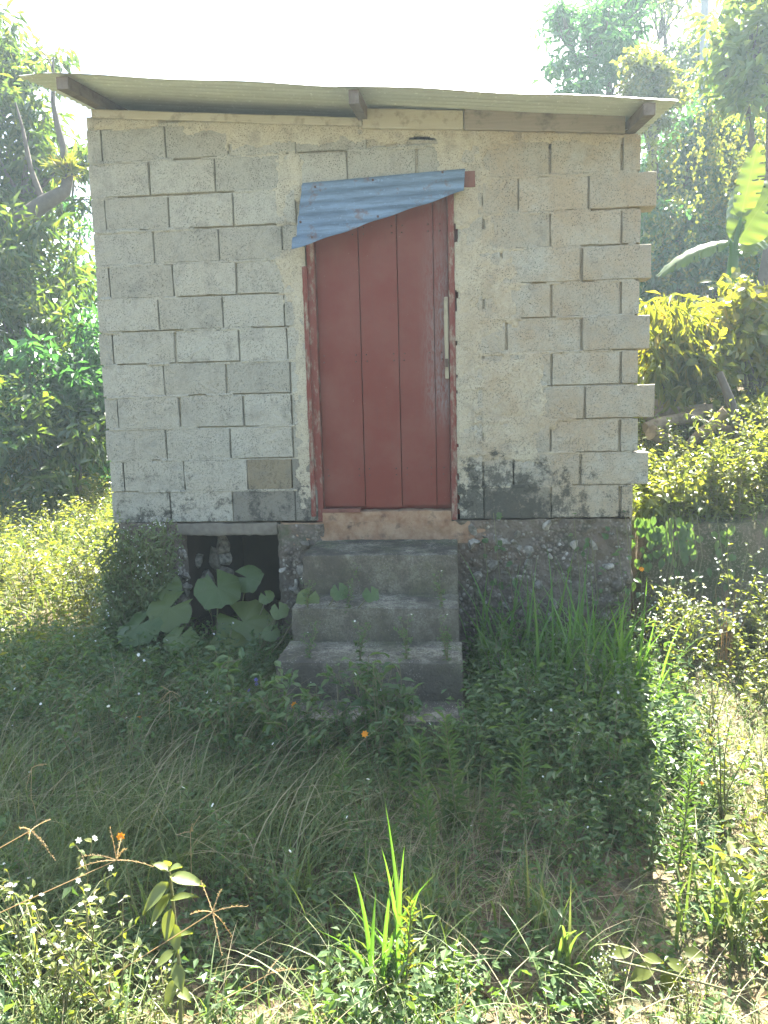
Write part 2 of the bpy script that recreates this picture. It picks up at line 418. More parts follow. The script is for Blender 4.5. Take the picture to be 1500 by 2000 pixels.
M['weed'] = mat_leaf('weed_leaves', G((.05, .09, .035), (.075, .125, .045), (.11, .15, .055)), .45, (1.5, 1.6, .5), .45, .45)
M['paleweed'] = mat_leaf('pale_feathery_leaves', G((.09, .125, .06), (.13, .165, .08), (.17, .19, .10)), .4, (1.3, 1.4, .6), .5, .35)
M['sunweed'] = mat_leaf('sun_brightened_weed_leaves', G((.07, .10, .028), (.11, .14, .038), (.17, .16, .05)), .48, (1.9, 1.75, .5), .36, .6)  # lighter, yellower copy of the weed leaves; sunlight put into the colour
M['mango'] = mat_leaf('glossy_tree_leaves', G((.028, .06, .022), (.05, .09, .028), (.10, .12, .035)), .45, (2.1, 2.0, .5), .27, .8)
M['jungle'] = mat_leaf('forest_leaves', G((.03, .075, .03), (.048, .11, .042), (.07, .12, .045)), .42, (1.5, 2.1, .75), .3, .8)
M['paletree'] = mat_leaf('pale_tree_leaves', G((.06, .105, .035), (.09, .14, .04), (.14, .17, .05)), .5, (1.9, 1.8, .5), .32, .7)
M['vine'] = mat_leaf('vine_leaves', G((.07, .10, .028), (.10, .135, .035), (.17, .15, .05)), .48, (1.9, 1.7, .45), .35, .6)
M['shrub'] = mat_leaf('sun_brightened_shrub_leaves', G((.08, .11, .025), (.12, .15, .03), (.2, .17, .045)), .55, (1.9, 1.65, .4), .35, .6)  # leaf colour raised towards yellow to carry the sunlight
M['litter'] = mat_leaf('fallen_leaf_litter', G((.13, .09, .055), (.20, .15, .09), (.28, .23, .15)), .2, (1.1, 1.0, .7), .7, .2)
M['stem'] = mat_leaf('green_stems', G((.10, .11, .045), (.13, .13, .06), (.16, .12, .07)), .1, (1.2, 1.2, .5), .5, .3)
M['drystem'] = mat_leaf('dry_brown_stems', G((.22, .13, .06), (.27, .17, .08), (.20, .14, .08)), .1, (1.2, 1.0, .5), .6, .2)
M['bark'] = mat_flat('bark', (.13, .11, .09), .95, .1, 18, .5)
M['white'] = mat_leaf('white_petals', G((.62, .64, .58), (.72, .72, .66), (.6, .6, .52)), .35, (1.05, 1.05, .95), .6, .2)
M['orange'] = mat_leaf('orange_petals', G((.62, .22, .015), (.68, .28, .02), (.6, .3, .03)), .35, (1.2, 1.0, .4), .6, .2)
M['purple'] = mat_leaf('violet_petals', G((.19, .17, .42), (.25, .22, .5), (.3, .26, .5)), .3, (1.1, 1.0, 1.2), .6, .2)
M['seed'] = mat_leaf('seed_heads', G((.30, .24, .13), (.38, .30, .17), (.28, .22, .14)), .4, (1.4, 1.2, .7), .6, .2)
def mat_bigleaf(name, base, vein, tmul, veins):
    m = new_mat(name); N = NT(m)
    uvn = N.n('ShaderNodeTexCoord').outputs['Object']; x = N.xyz(uvn)
    n = N.noise(uvn, 8, 5, .6)
    c = N.mix(n, base, tuple(q*1.5 for q in base))
    c = N.mix(N.objrand(), c, (base[0]*2.2, base[1]*1.7, base[2]*1.5))
    w = N.n('ShaderNodeTexWave'); w.inputs['Scale'].default_value = veins; w.inputs['Distortion'].default_value = .6; N.l(uvn, w.inputs['Vector'])
    c = N.mix(N.math('MULTIPLY', N.ramp(w.outputs['Fac'], [(.75, 0), (.97, 1)]), .3 if veins > 10 else .0), c, vein)
    c = N.mix(N.ramp(N.noise(uvn, 38, 4, .7), [(.6, 0), (.7, .5)]), c, vein)
    q = N.xyz(uvn)
    if veins > 10:
        c = N.mix(N.ramp(N.math('ABSOLUTE', q[1]), [(.002, .6), (.008, 0)]), c, (.15, .19, .07))
        c = N.mix(N.ramp(N.noise(uvn, 9, 6, .7), [(.62, 0), (.7, .7)]), c, (.16, .12, .04))
    else:
        an = N.math('ARCTAN2', q[1], N.math('MULTIPLY', q[0], -1.0))
        rv_ = N.math('ABSOLUTE', N.math('COSINE', N.math('MULTIPLY', an, 3.5)))
        c = N.mix(N.ramp(rv_, [(.02, .4), (.12, 0)]), c, (.14, .18, .08))
        c = N.mix(N.ramp(N.noise(uvn, 14, 6, .7), [(.6, 0), (.72, .6)]), c, (.035, .06, .02))
    p = N.n('ShaderNodeBsdfPrincipled'); N.l(c, p.inputs['Base Color']); p.inputs['Roughness'].default_value = .4
    t = N.n('ShaderNodeBsdfTranslucent'); N.l(N.mix(1.0, c, tmul, 'MULTIPLY'), t.inputs['Color'])
    mx = N.n('ShaderNodeMixShader'); mx.inputs[0].default_value = .5
    N.l(p.outputs[0], mx.inputs[1]); N.l(t.outputs[0], mx.inputs[2])
    o = N.n('ShaderNodeOutputMaterial'); N.l(mx.outputs[0], o.inputs[0]); return m
M['banana'] = mat_bigleaf('banana_leaf', (.05, .095, .024), (.11, .15, .05), (1.15, 1.1, .3), 14)
M['squash'] = mat_bigleaf('squash_leaf', (.06, .10, .03), (.14, .17, .09), (1.4, 1.4, .5), 6)
def mat_ground():
    m = new_mat('soil_and_litter'); N = NT(m); p = N.pos()
    c = N.mix(N.ramp(N.noise(p, 1.3, 6, .65), [(.38, 0), (.62, 1)]), (.10, .07, .045), (.15, .115, .075))
    c = N.mix(N.ramp(N.noise(p, 2.1, 6, .7), [(.42, 0), (.6, .85)]), c, (.06, .075, .03))
    c = N.mix(N.ramp(N.noise(p, 60, 4, .7), [(.5, 0), (.66, .7)]), c, (.24, .19, .13))
    h = N.math('ADD', N.noise(p, 35, 6, .7), N.math('MULTIPLY', N.noise(p, 120, 3), .5))
    N.out(c, .97, N.bump(h, .8, .015), .08); return m
M['ground'] = mat_ground()

# ------------------------------------------------------------------ terrain
def sstep(a, b, x):
    t = np.clip((np.asarray(x, float)-a)/(b-a), 0, 1); return t*t*(3-2*t)
def H(x, y):
    x = np.asarray(x, float); y = np.asarray(y, float)
    h = -.90 + .05*(fbm(x*1.1, y*1.1, 0, 5)-.5) + .02*(vnoise(x*6, y*6, 0, 8)-.5)
    h = h + .055*np.clip(y, 0, 30)*sstep(.2, -1.2, x)                     # field rising behind the left side
    h = h + .12*np.clip(x-3.1, 0, 2.0)*sstep(-4, -1, y)
    edge = .30 + .10*np.sin(x*3.1) + .06*np.sin(x*9)
    ter = sstep(edge-.02, edge+.10, y)*sstep(3.27, 3.40, x)              # terrace behind the low bank on the right
    top = -.16 + .30*np.clip(y-.5, 0, 5) + .10*np.clip(x-3.4, 0, 4) + .05*(vnoise(x*5, y*5, 0, 3)-.5)
    h = h*(1-ter) + top*ter
    far = np.sqrt(np.clip(y-7, 0, 60)**2)
    h = h + .16*far*sstep(-6, 6, x)*sstep(0, 6, far)
    return h
def gline():
    a = np.concatenate([-np.geomspace(60, 2.2, 16), np.arange(-2.0, 5.6, .05), np.geomspace(5.8, 70, 18)]); return a
gx = gline(); gy = np.concatenate([-np.geomspace(60, 4.2, 12), np.arange(-4.0, 3.0, .05), np.geomspace(3.1, 120, 24)])
X, Yg = np.meshgrid(gx, gy, indexing='ij')
mb = MB(); grid(mb, np.stack([X, Yg, H(X, Yg)], -1))
g = mb.build('ground', M['ground'], smooth=True); g['kind'] = 'structure'
def gnd(x, y): return float(H(x, y))
def at(u, v, h=0.0):
    """the point of the ground (plus h) that pixel looks at"""
    d = ray(u, v); t = 2.0
    for _ in range(60):
        p = CAM+d*t; e = p[2]-(gnd(p[0], p[1])+h); t += e/max(.12, -d[2]+.05)*.5
    return CAM+d*t

# ------------------------------------------------------------------ the house
house = thing('block_house', 'small unplastered concrete block house with maroon door and zinc roof', 'house')
def roofz(x, y): return 2.572-.100*(x+.14)+.12*(y+.45)
def walltop(x): return 2.475-.083*x
ROWS = {
0: [(-.007,.382),(.382,.789),(.789,1.19),(1.19,1.336),(2.217,2.364),(2.364,2.77),(2.77,3.178),(3.187,3.259)],
1: [(-.002,.086),(.086,.485),(.485,.892),(.892,1.176),(1.179,1.305),(2.216,2.359),(2.366,2.545),(2.545,2.942),(2.948,3.349)],
2: [(-.018,.381),(.381,.794),(.794,1.19),(1.194,1.303),(2.216,2.361),(2.367,2.765),(2.768,3.172),(3.178,3.282)],
3: [(-.009,.078),(.078,.477),(.483,.886),(.892,1.192),(1.196,1.303),(2.218,2.366),(2.369,2.543),(2.546,2.966),(2.969,3.376)],
4: [(-.014,.391),(.391,.786),(.792,1.191),(1.194,1.303),(2.217,2.364),(2.37,2.77),(2.773,3.172),(3.178,3.275)],
5: [(-.015,.075),(.075,.472),(.479,.88),(.88,1.18),(1.183,1.305),(2.22,2.502),(2.508,2.942),(2.947,3.338)],
6: [(-.009,.384),(.384,.788),(.788,1.17),(1.173,1.306),(2.222,2.368),(2.374,2.765),(2.771,3.166),(3.171,3.276)],
7: [(-.004,.082),(.082,.488),(.488,.882),(.885,1.289),(2.222,2.474),(2.48,2.935),(2.944,3.342)],
8: [(-.004,.379),(.379,.785),(.785,1.178),(1.181,1.303),(2.224,2.371),(2.377,2.761),(2.761,3.165),(3.168,3.275)],
9: [(-.002,.086),(.086,.485),(.485,.887),(.887,1.267),(1.27,1.60),(1.60,2.0),(2.0,2.278),(2.28,2.367),(2.37,2.576),(2.576,2.978),(2.978,3.362)],
10: [(-.002,.38),(.38,.785),(.785,1.183),(1.183,1.581),(1.585,1.985),(1.997,2.241),(2.244,2.362),(2.365,2.754),(2.76,3.162),(3.168,3.27)],
11: [(.004,.094),(.094,.492),(.492,.874),(.88,1.28),(1.285,1.70)]}
# the wall behind the blocks: mortar core with the doorway left open
mb = MB()
box(mb, .004, 1.30, .022, .15, 0, 2.30); box(mb, 2.225, 3.255, .022, .15, 0, 2.15); box(mb, 1.30, 2.225, .022, .15, 2.0, 2.26)
# wedge under the sloping roof
mb.add([(.004,.022,2.30),(1.75,.022,2.26),(3.255,.022,2.15),(.004,.15,2.30),(1.75,.15,2.26),(3.255,.15,2.15),
        (.004,.022,2.47),(1.75,.022,2.325),(3.255,.022,2.20),(.004,.15,2.47),(1.75,.15,2.325),(3.255,.15,2.20)],
       [(0,1,7,6),(1,2,8,7),(3,9,10,4),(4,10,11,5),(6,7,10,9),(7,8,11,10),(0,6,9,3),(2,5,11,8)])
wall = mb.build('front_wall', M['plaster'], house)
def block_mesh(seed, ragged=.010):
    r = np.random.default_rng(seed); m = MB()
    # outline points round the face, jittered, chamfered back by a ring; unit size
    t = []
    for k in range(7): t.append((-.5+k/7, -.5))
    for k in range(3): t.append((.5, -.5+k/3))
    for k in range(7): t.append((.5-k/7, .5))
    for k in range(3): t.append((-.5, .5-k/3))
    t = np.array(t); n = len(t)
    jit = r.normal(0, 1, (n, 2))*np.array([ragged*.5, ragged])
    o = t+jit*.6
    inn = t*np.array([.978, .955])+jit*.7
    V = np.vstack([np.c_[o[:, 0], np.full(n, .5), o[:, 1]], np.c_[o[:, 0], -.42+r.uniform(-.03, .03, n), o[:, 1]],
                   np.c_[inn[:, 0], -.5+r.uniform(-.015, .03, n), inn[:, 1]], [(0, -.5, 0)]])
    i = np.arange(n); j = (i+1) % n
    m.add(V, np.vstack([np.c_[i, j, n+j, n+i], np.c_[n+i, n+j, 2*n+j, 2*n+i]]))
    m.f3.append(np.c_[2*n+i, 2*n+j, np.full(n, 3*n)]); m.m3.append(np.zeros(n))
    return m.mesh('block', M['block'])
BM = [block_mesh(s) for s in range(8)]
def with_mat(me, mat):
    c = me.copy(); c.materials.clear(); c.materials.append(mat); return c
BMD = [with_mat(b, M['dark_block']) for b in BM[:3]]; BMB = with_mat(BM[3], M['brown_block'])
k = 0
for r, L in ROWS.items():
    for (a, b) in L:
        zb, zt = r*.2+.003, r*.2+.196
        zt = min(zt, walltop((a+b)/2)-.01)
        if zt-zb < .05: continue
        if r == 9 and 1.2 < (a+b)/2 < 2.3: zb = 2.01-.2+.2 if False else zb
        if r == 9 and 1.3 < (a+b)/2 < 2.25: continue
        me = BM[(k*5+r) % 8]
        if r == 0 and a in (.789, 1.19, 2.364): me = BMD[k % 3]
        if r == 1 and a == .892: me = BMB
        if r == 1 and a == 1.179: me = BMD[k % 3]
        o = bpy.data.objects.new('block', me); COL.objects.link(o); o.parent = wall
        dep = .16
        dy = random.uniform(-.004, .003)
        if b > 3.3: dy -= .004
        o.scale = (b-a-random.uniform(.003, .006), dep, zt-zb)
        o.location = ((a+b)/2, dep/2+dy, (zb+zt)/2)
        o.rotation_euler = (random.uniform(-.006, .006), random.uniform(-.004, .004), random.uniform(-.012, .012))
        k += 1
# mortar and thin render smeared over joints and blocks, kept where the trowel left it
res = .0095
xs = np.arange(.01, 3.25, res); zs = np.arange(.01, 2.475, res)
XX, ZZ = np.meshgrid(xs, zs, indexing='ij')
def soft(x0, x1, z0, z1, e=.05):
    return sstep(x0-e, x0+e, XX)*sstep(x1+e, x1-e, XX)*sstep(z0-e, z0+e, ZZ)*sstep(z1+e, z1-e, ZZ)
f = np.zeros_like(XX)
wt_ = walltop(XX)
for (bx, wgt) in (((1.205, 1.33, .02, 1.70), .85), ((2.19, 2.365, .05, 2.15), .86), ((2.33, 2.74, .33, 1.0), .86), ((2.33, 2.60, .9, 1.66), .62),
                  ((2.33, 2.46, 1.4, 2.0), .7), ((.85, 2.34, 2.235, 2.47), .95), ((.6, 1.3, 2.34, 2.47), .9), ((.95, 1.25, 2.15, 2.3), .35), ((1.14, 1.33, 1.3, 2.2), .62),
                  ((2.30, 3.15, 2.16, 2.3), .9), ((2.36, 2.6, .05, .36), .42), ((2.1, 2.4, 1.95, 2.3), .8), ((2.55, 2.95, .3, .75), .34)):
    f = np.maximum(f, wgt*soft(*bx))
f = np.maximum(f, .95*sstep(.085, .05, wt_-ZZ)*sstep(.5, .3, XX))
n1 = fbm(XX*7, ZZ*7, 0, 21, 5); n2 = fbm(XX*24, ZZ*24, 0, 33, 3)
jd = np.abs((ZZ+.1) % .2-.1)
joint = sstep(.021, .010, jd+.010*(n2-.5))*(.86+.95*(fbm(XX*3.3, ZZ*9, 0, 44, 3)-.5))
field = np.maximum(f+1.5*(n1-.5)*(f > .02)+.5*(n2-.5)*(f > .02), joint+.25*(n2-.5))
keep_v = (field > .48) & (ZZ < wt_) & ~((XX > 1.315) & (XX < 2.20) & (ZZ < 2.03))
# the vertical joints stay open where the photograph shows them dark
vj = np.zeros_like(XX, bool)
for r, L in ROWS.items():
    for (a, b) in L:
        if (a > 2.7 or a < 1.0) and a > .05: vj |= (np.abs(XX-a-.002-.006*(vnoise(ZZ*14, a*9, 0, 12)-.5)) < .0049) & (ZZ > r*.2+.02+.09*max(0, random.gauss(0, .6))) & (ZZ < r*.2+.18-.05*max(0, random.gauss(0, .6))) & (f < .8)
keep_v &= ~vj
hair = (np.abs(((ZZ+.1) % .2)-.1-.007) < .0048) & (fbm(XX*2.6, np.floor(ZZ/.2+.5)*3.7, 0, 61, 3) > .56) & (f < .3)
keep_v &= ~hair
th = -.003+.006*n2+.012*np.clip(field-.48, 0, .5)
yy = -th
kc = keep_v[:-1, :-1] & keep_v[1:, :-1] & keep_v[1:, 1:] & keep_v[:-1, 1:]
edge_cnt = np.zeros_like(XX); 
edge_cnt[:-1, :-1] += kc; edge_cnt[1:, :-1] += kc; edge_cnt[1:, 1:] += kc; edge_cnt[:-1, 1:] += kc
yy = np.where(edge_cnt < 4, .004, yy)
jx = XX+res*.5*(fbm(XX*60, ZZ*60, 0, 71, 2)-.5); jz = ZZ+res*.5*(fbm(XX*60, ZZ*60, 5, 72, 2)-.5)
cream = np.maximum(f, 0)[:-1, :-1] > .16
Pm = np.stack([jx, yy, jz], -1)
mb = MB(); grid(mb, Pm, 0, kc & cream); grid(mb, Pm, 1, kc & ~cream)
# turn faces towards the viewer
mb.f4 = [q[:, ::-1] for q in mb.f4]
o = mb.build('mortar_smear', [M['plaster'], M['mortar']], wall, smooth=True); o['kind'] = 'stuff'
# flanks and rear of the house, coursed blocks joined together (not seen in the photograph)
def course_wall(name, p0, p1, zb, zt0, zt1, thick):
    m = MB(); L = math.dist(p0, p1); dx, dy = (p1[0]-p0[0])/L, (p1[1]-p0[1])/L
    nx, ny = -dy, dx
    for r in range(15):
        x = -.2*(r % 2)
        while x < L:
            a, b = max(0, x)+.004, min(L, x+.4)-.004
            zt = min(zb+r*.2+.194, min(zt0+(zt1-zt0)*a/L, zt0+(zt1-zt0)*b/L))
            z0 = zb+r*.2+.003; x += .4
            if b-a < .03 or zt-z0 < .03: continue
            v = []
            for zz in (z0, zt):
                for (s, t) in ((a, 0), (b, 0), (b, thick), (a, thick)):
                    v.append((p0[0]+dx*s+nx*t, p0[1]+dy*s+ny*t, zz))
            m.add(v, [(0,3,2,1),(4,5,6,7),(0,1,5,4),(1,2,6,5),(2,3,7,6),(3,0,4,7)])
    o = m.build(name, M['cement'], house); o['kind'] = 'stuff'
    return o
course_wall('side_wall', (.004, 3.3), (.004, .165), 0, 2.96, 2.56, .14)
course_wall('side_wall', (3.255, .165), (3.255, 3.3), 0, 2.29, 2.67, .14)
course_wall('rear_wall', (3.1, 3.15), (.155, 3.15), 0, 2.68, 2.92, -.14)
mb = MB(); box(mb, .15, 3.1, .30, 3.15, -.06, -.005); mb.build('floor_slab', M['slab'], house)
# cast slab edge over the crawl space
def rough_box(mb, x0, x1, y0, y1, z0, z1, seed, amp=.008, res=.03, rnd=.02, mi=0):
    """box with worn rounded edges and an uneven skin"""
    nx, ny, nz = [max(2, int(round((b-a)/res))) for a, b in ((x0, x1), (y0, y1), (z0, z1))]
    c = np.array([(x0+x1)/2, (y0+y1)/2, (z0+z1)/2]); hs = np.array([x1-x0, y1-y0, z1-z0])/2
    for ax in range(3):
        a, b = [(1, 2), (2, 0), (0, 1)][ax]; na, nb = [(ny, nz), (nz, nx), (nx, ny)][ax]
        for s in (-1, 1):
            A, B = np.meshgrid(np.linspace(-1, 1, na+1), np.linspace(-1, 1, nb+1), indexing='ij')
            P = np.zeros(A.shape+(3,)); P[..., ax] = s; P[..., a] = A; P[..., b] = B
            P = P*hs
            Q = np.clip(P, -(hs-rnd), hs-rnd); d = P-Q; l = np.linalg.norm(d, axis=-1, keepdims=True)
            P = Q+d/np.maximum(l, 1e-9)*np.minimum(l, rnd)
            nrm = unit(d+1e-9*P)
            W_ = P+c
            n = fbm(W_[..., 0]*9, W_[..., 1]*9, W_[..., 2]*9, seed, 4)-.5 + .5*(vnoise(W_[..., 0]*40, W_[..., 1]*40, W_[..., 2]*40, seed+3)-.5)
            P = W_+nrm*(n*amp*2)[..., None]
            grid(mb, P if s > 0 else P[::-1], mi)
mb = MB(); rough_box(mb, .405, 1.07, .004, .14, -.088, -.004, 3, .011, .016, .014); mb.build('slab_edge', M['slab'], house, smooth=True)

# foundation: rubble panels with stones standing proud
def rubble(mb, x0, x1, z0, z1, ybase, seed, amp=.035, sides=(1, 1)):
    r_ = .016
    xs = np.linspace(x0, x1, max(3, int((x1-x0)/r_))); zs = np.linspace(z0, z1, max(3, int((z1-z0)/r_)))
    A, B = np.meshgrid(xs, zs, indexing='ij')
    # stones as a cellular bulge
    cs = np.random.default_rng(seed).uniform(0, 1, (int((x1-x0)*(z1-z0)*240)+4, 2))*np.array([x1-x0, z1-z0])+np.array([x0, z0])
    d = np.sqrt(((A[..., None]-cs[:, 0])**2+(B[..., None]-cs[:, 1])**2)); ds = np.sort(d, -1)
    bul = np.clip((ds[..., 1]-ds[..., 0])/.05, 0, 1)**.6
    y = ybase+.01-amp*.55*bul*(.4+fbm(A*8, B*8, 0, seed+2)*1.2)-amp*.8*(fbm(A*5, B*5, 0, seed+5, 5)-.5)
    for s, e in zip((A-x0, x1-A), sides):
        if e: y = y+.10*np.exp(-(s/.022)**1.4)
    wob = .02*(fbm(A*10, B*10, 3, seed+9)-.5)
    grid(mb, np.stack([A+wob, y, B+wob*.6], -1)[:, ::-1])
fnds = []
for args in ((-.005, .445, -1.05, -.0, .0, 51, .04), (1.055, 1.40, -1.05, -.012, -.02, 52, .05), (2.14, 3.275, -1.05, -.002, .0, 53, .06)):
    mb = MB(); rubble(mb, *args); fnds.append(mb.build('foundation', M['rubble'], house, smooth=True))
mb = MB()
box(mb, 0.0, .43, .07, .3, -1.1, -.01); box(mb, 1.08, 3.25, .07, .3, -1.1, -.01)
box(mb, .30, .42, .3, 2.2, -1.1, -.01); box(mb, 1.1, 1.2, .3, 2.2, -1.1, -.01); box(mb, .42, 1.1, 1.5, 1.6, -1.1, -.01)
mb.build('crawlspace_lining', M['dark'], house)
mb = MB()
for zz in (3.3,): box(mb, 0.05, 3.2, 3.05, 3.28, -1.1, -.01)
box(mb, 0.01, .15, .3, 3.28, -1.1, -.01); box(mb, 3.1, 3.25, .3, 3.28, -1.1, -.01)
mb.build('foundation_wall', M['cement'], house)
def stone_mesh(seed, n=2):
    import bmesh
    bm = bmesh.new(); r = np.random.default_rng(seed)
    d = r.normal(0, 1, (16 if n == 1 else 22, 3)); d = d/np.linalg.norm(d, axis=1, keepdims=True)*r.uniform(.36, .55, (len(d), 1))
    for q in d: bm.verts.new(q)
    res = bmesh.ops.convex_hull(bm, input=bm.verts[:])
    bmesh.ops.delete(bm, geom=[g for g in res['geom_interior'] if isinstance(g, bmesh.types.BMVert)], context='VERTS')
    bmesh.ops.recalc_face_normals(bm, faces=bm.faces[:])
    me = bpy.data.meshes.new('stone'); bm.to_mesh(me); bm.free(); me.materials.append(M['stone'])
    return me
SM = [stone_mesh(s, 1 if s < 4 else 2) for s in range(7)]
def put_stone(x, y, z, s, par, mesh=None):
    o = bpy.data.objects.new('stone', mesh or random.choice(SM)); COL.objects.link(o); o.parent = par
    o.location = (x, y, z); o.scale = (s*random.uniform(.8, 1.5), s*.7, s*random.uniform(.6, 1.1)); o.rotation_euler = [random.uniform(-.6, .6), random.uniform(0, 6), random.uniform(-.6, .6)]
    return o
for i in range(64):
    u_ = random.random()
    x = random.uniform(2.24, 2.75) if u_ < .6 else random.uniform(2.7, 3.2)
    z = -.02-abs(random.gauss(0, .22)) if u_ < .7 else random.uniform(-.7, -.03)
    put_stone(x, random.uniform(-.022, -.002), max(z, -.8), random.choice((.02, .026, .03, .05, .08)), fnds[2])
for i in range(16): put_stone(random.uniform(1.06, 1.30), -.055, random.uniform(-.8, -.05), random.uniform(.04, .085), fnds[1])
for i in range(10): put_stone(random.uniform(.40, .46), .02, random.uniform(-.62, -.1), random.uniform(.04, .09), fnds[0])
for (x, z, s) in ((.60, -.20, .13), (.55, -.28, .11), (.63, -.29, .12), (.58, -.38, .10), (.5, -.45, .12), (.42, -.33, .1), (.66, -.40, .07)):
    put_stone(x, .30, z, s*1.25, fnds[0], SM[5])

# door: four planks on ledges, jambs, sill, latch strip
mb = MB()
for z in (.3, 1.0, 1.75): box(mb, 1.37, 2.16, .079, .10, z-.05, z+.05)
box(mb, 1.3, 2.225, .101, .108, .02, 2.03)  # added panel behind the planks, keeps light from leaking through the door
door = mb.build('door', M['door'], house)
pl = [(1.368, 1.6275), (1.6315, 1.859), (1.863, 2.076), (2.0785, 2.163)]
for i, (a, b) in enumerate(pl):
    m = MB(); rough_box(m, a, b, .045+(.004 if i == 3 else .001*(i % 2)), .078, .085 if i != 1 else .077, 2.03, 80+i, .0012, .05, .004)
    m.build('plank', M['door'], door, smooth=True)
m = MB()
for (a, b_) in pl:
    for z in (.28, .32, .98, 1.02, 1.73, 1.77):
        for x in ((a+.03, b_-.03) if b_-a > .1 else ((a+b_)/2,)): tube(m, [(x+random.uniform(-.006, .006), .047, z), (x, .0432, z)], .0045, 7)
m.build('nail_heads', M['iron'], door)['kind'] = 'stuff'
m = MB(); rough_box(m, 2.137, 2.163, .018, .044, .86, 1.345, 91, .003, .03, .005); m.build('latch_strip', M['palewood'], door, smooth=True)
m = MB(); box(m, 2.14, 2.158, .012, .018, .93, .98); m.build('keyhole_plate', M['iron'], door)
for nm, a, b, zt in (('door_jamb', 1.318, 1.366, 1.95), ('door_jamb', 2.166, 2.205, 2.03)):
    m = MB(); rough_box(m, a, b, .004, .10, -.005, zt, int(a*100), .003, .04, .006); m.build(nm, M['jamb'], house, smooth=True)
m = MB(); rough_box(m, 1.29, 1.322, -.012, .06, .03, 1.55, 12, .006, .03, .008); m.build('splintered_batten', M['jamb'], house, smooth=True)
m = MB(); rough_box(m, 1.36, 1.60, -.012, .05, .052, .078, 14, .003, .03, .006); m.build('broken_sill_board', M['redboard'], house, smooth=True)
m = MB(); rough_box(m, 1.36, 2.17, -.006, .1, -.02, .060, 13, .009, .016, .008); m.build('door_sill', M['redmortar'], house, smooth=True)
m = MB(); rubble(m, 1.07, 2.42, -.145, -.006, -.012, 57, .03); m.build('sill_mortar', M['redmortar'], house, smooth=True)
m = MB(); rough_box(m, 2.262, 2.33, -.014, .06, 1.955, 2.045, 16, .003, .03, .004); m.build('lintel_end', M['redboard'], house, smooth=True)

# awning: a sheet of corrugated zinc cut on the slant, nailed above the door
nu, nv = 60, 70
A, B = np.meshgrid(np.linspace(0, 1, nu), np.linspace(0, 1, nv), indexing='ij')
TL, TR, BR, BL = np.array([1.315, -.022, 2.022]), np.array([2.272, -.022, 2.056]), np.array([2.262, -.075, 1.925]), np.array([1.287, -.185, 1.622])
drop = (1-A)*np.linalg.norm(BL-TL)+A*np.linalg.norm(BR-TR)
top = TL+(TR-TL)*A[..., None]
dn = unit((BL-TL)*(1-A[..., None])+(BR-TR)*A[..., None]*1.0)
P = top+dn*(drop*B)[..., None]
s = drop*B
nr = np.array([0, -.9, .43])
P = P+nr*(.0038*np.sin(s/.072*2*math.pi)+.003*(fbm(A*5, B*4, 0, 8)-.5))[..., None]
P[..., 0] += (.012*(fbm(B*9, A*0, 0, 5)-.5))*np.exp(-A*14)-.02*np.exp(-A*30)*(vnoise(B*7, 0, 0, 4) > .5)
P[..., 2] += .004*(vnoise(A*6, B*0, 0, 77)-.5)*B
mb = MB(); grid(mb, P); grid(mb, (P+np.array([0, .0022, -.0012]))[::-1])
aw = mb.build('awning', M['awning'], house, smooth=True)
aw['label'] = 'blue grey corrugated sheet cut on the slant over the door'
m = MB()
for (a, b) in ((.11, .93), (.5, .93), (.03, .62), (.87, .1), (.45, .1), (.1, .1)):
    p = P[int(a*(nu-1)), int(b*(nv-1))]; tube(m, [p+np.array([0, .01, 0]), p+np.array([0, -.006, .002])], .007, 8)
m.build('nail_heads', M['iron'], aw)['kind'] = 'stuff'

# roof: corrugated sheets on purlins, fascia boards
def roof_sheet(x0, x1, y0, y1, lift):
    na, nb = 26, int((y1-y0)/.0085)
    A, B = np.meshgrid(np.linspace(x0, x1, na), np.linspace(y0, y1, nb), indexing='ij')
    z = roofz(A, B)+lift+.015*(.5-np.abs(np.sin(B/.082*math.pi)))+.004*(vnoise(A*2.3, B*3, 0, 6)-.5)
    z = z-.02*np.exp(-((A-x0)/.10)**2)*(x0 < 0)*np.exp(-((B-y0)/.25)**2)
    yj = B-.012*np.exp(-((B-y0)/.05))*np.sin(A*7)
    P = np.stack([A, yj, z], -1); m = MB(); grid(m, P); grid(m, (P-np.array([0, 0, .0025]))[::-1]); return m
roof = roof_sheet(-.17, 1.72, -.46, 3.5, 0).build('roof', M['roof'], house, smooth=True)
roof_sheet(1.60, 3.36, -.455, 3.5, .006).build('roof_sheet', M['roof'], roof, smooth=True)
for (x, w, hh) in ((.085, .065, .065), (1.685, .055, .07), (3.215, .06, .06)):
    m = MB(); pts = []
    y0, y1 = -.435, 3.3
    v = []
    for y in (y0, y1):
        zt = roofz(x, y)-.016
        v += [(x-w/2, y, zt-hh), (x+w/2, y, zt-hh), (x+w/2, y, zt), (x-w/2, y, zt)]
    m.add(v, [(0,1,2,3),(4,7,6,5),(0,4,5,1),(1,5,6,2),(2,6,7,3),(3,7,4,0)])
    m.build('purlin', M['outlook'], roof)
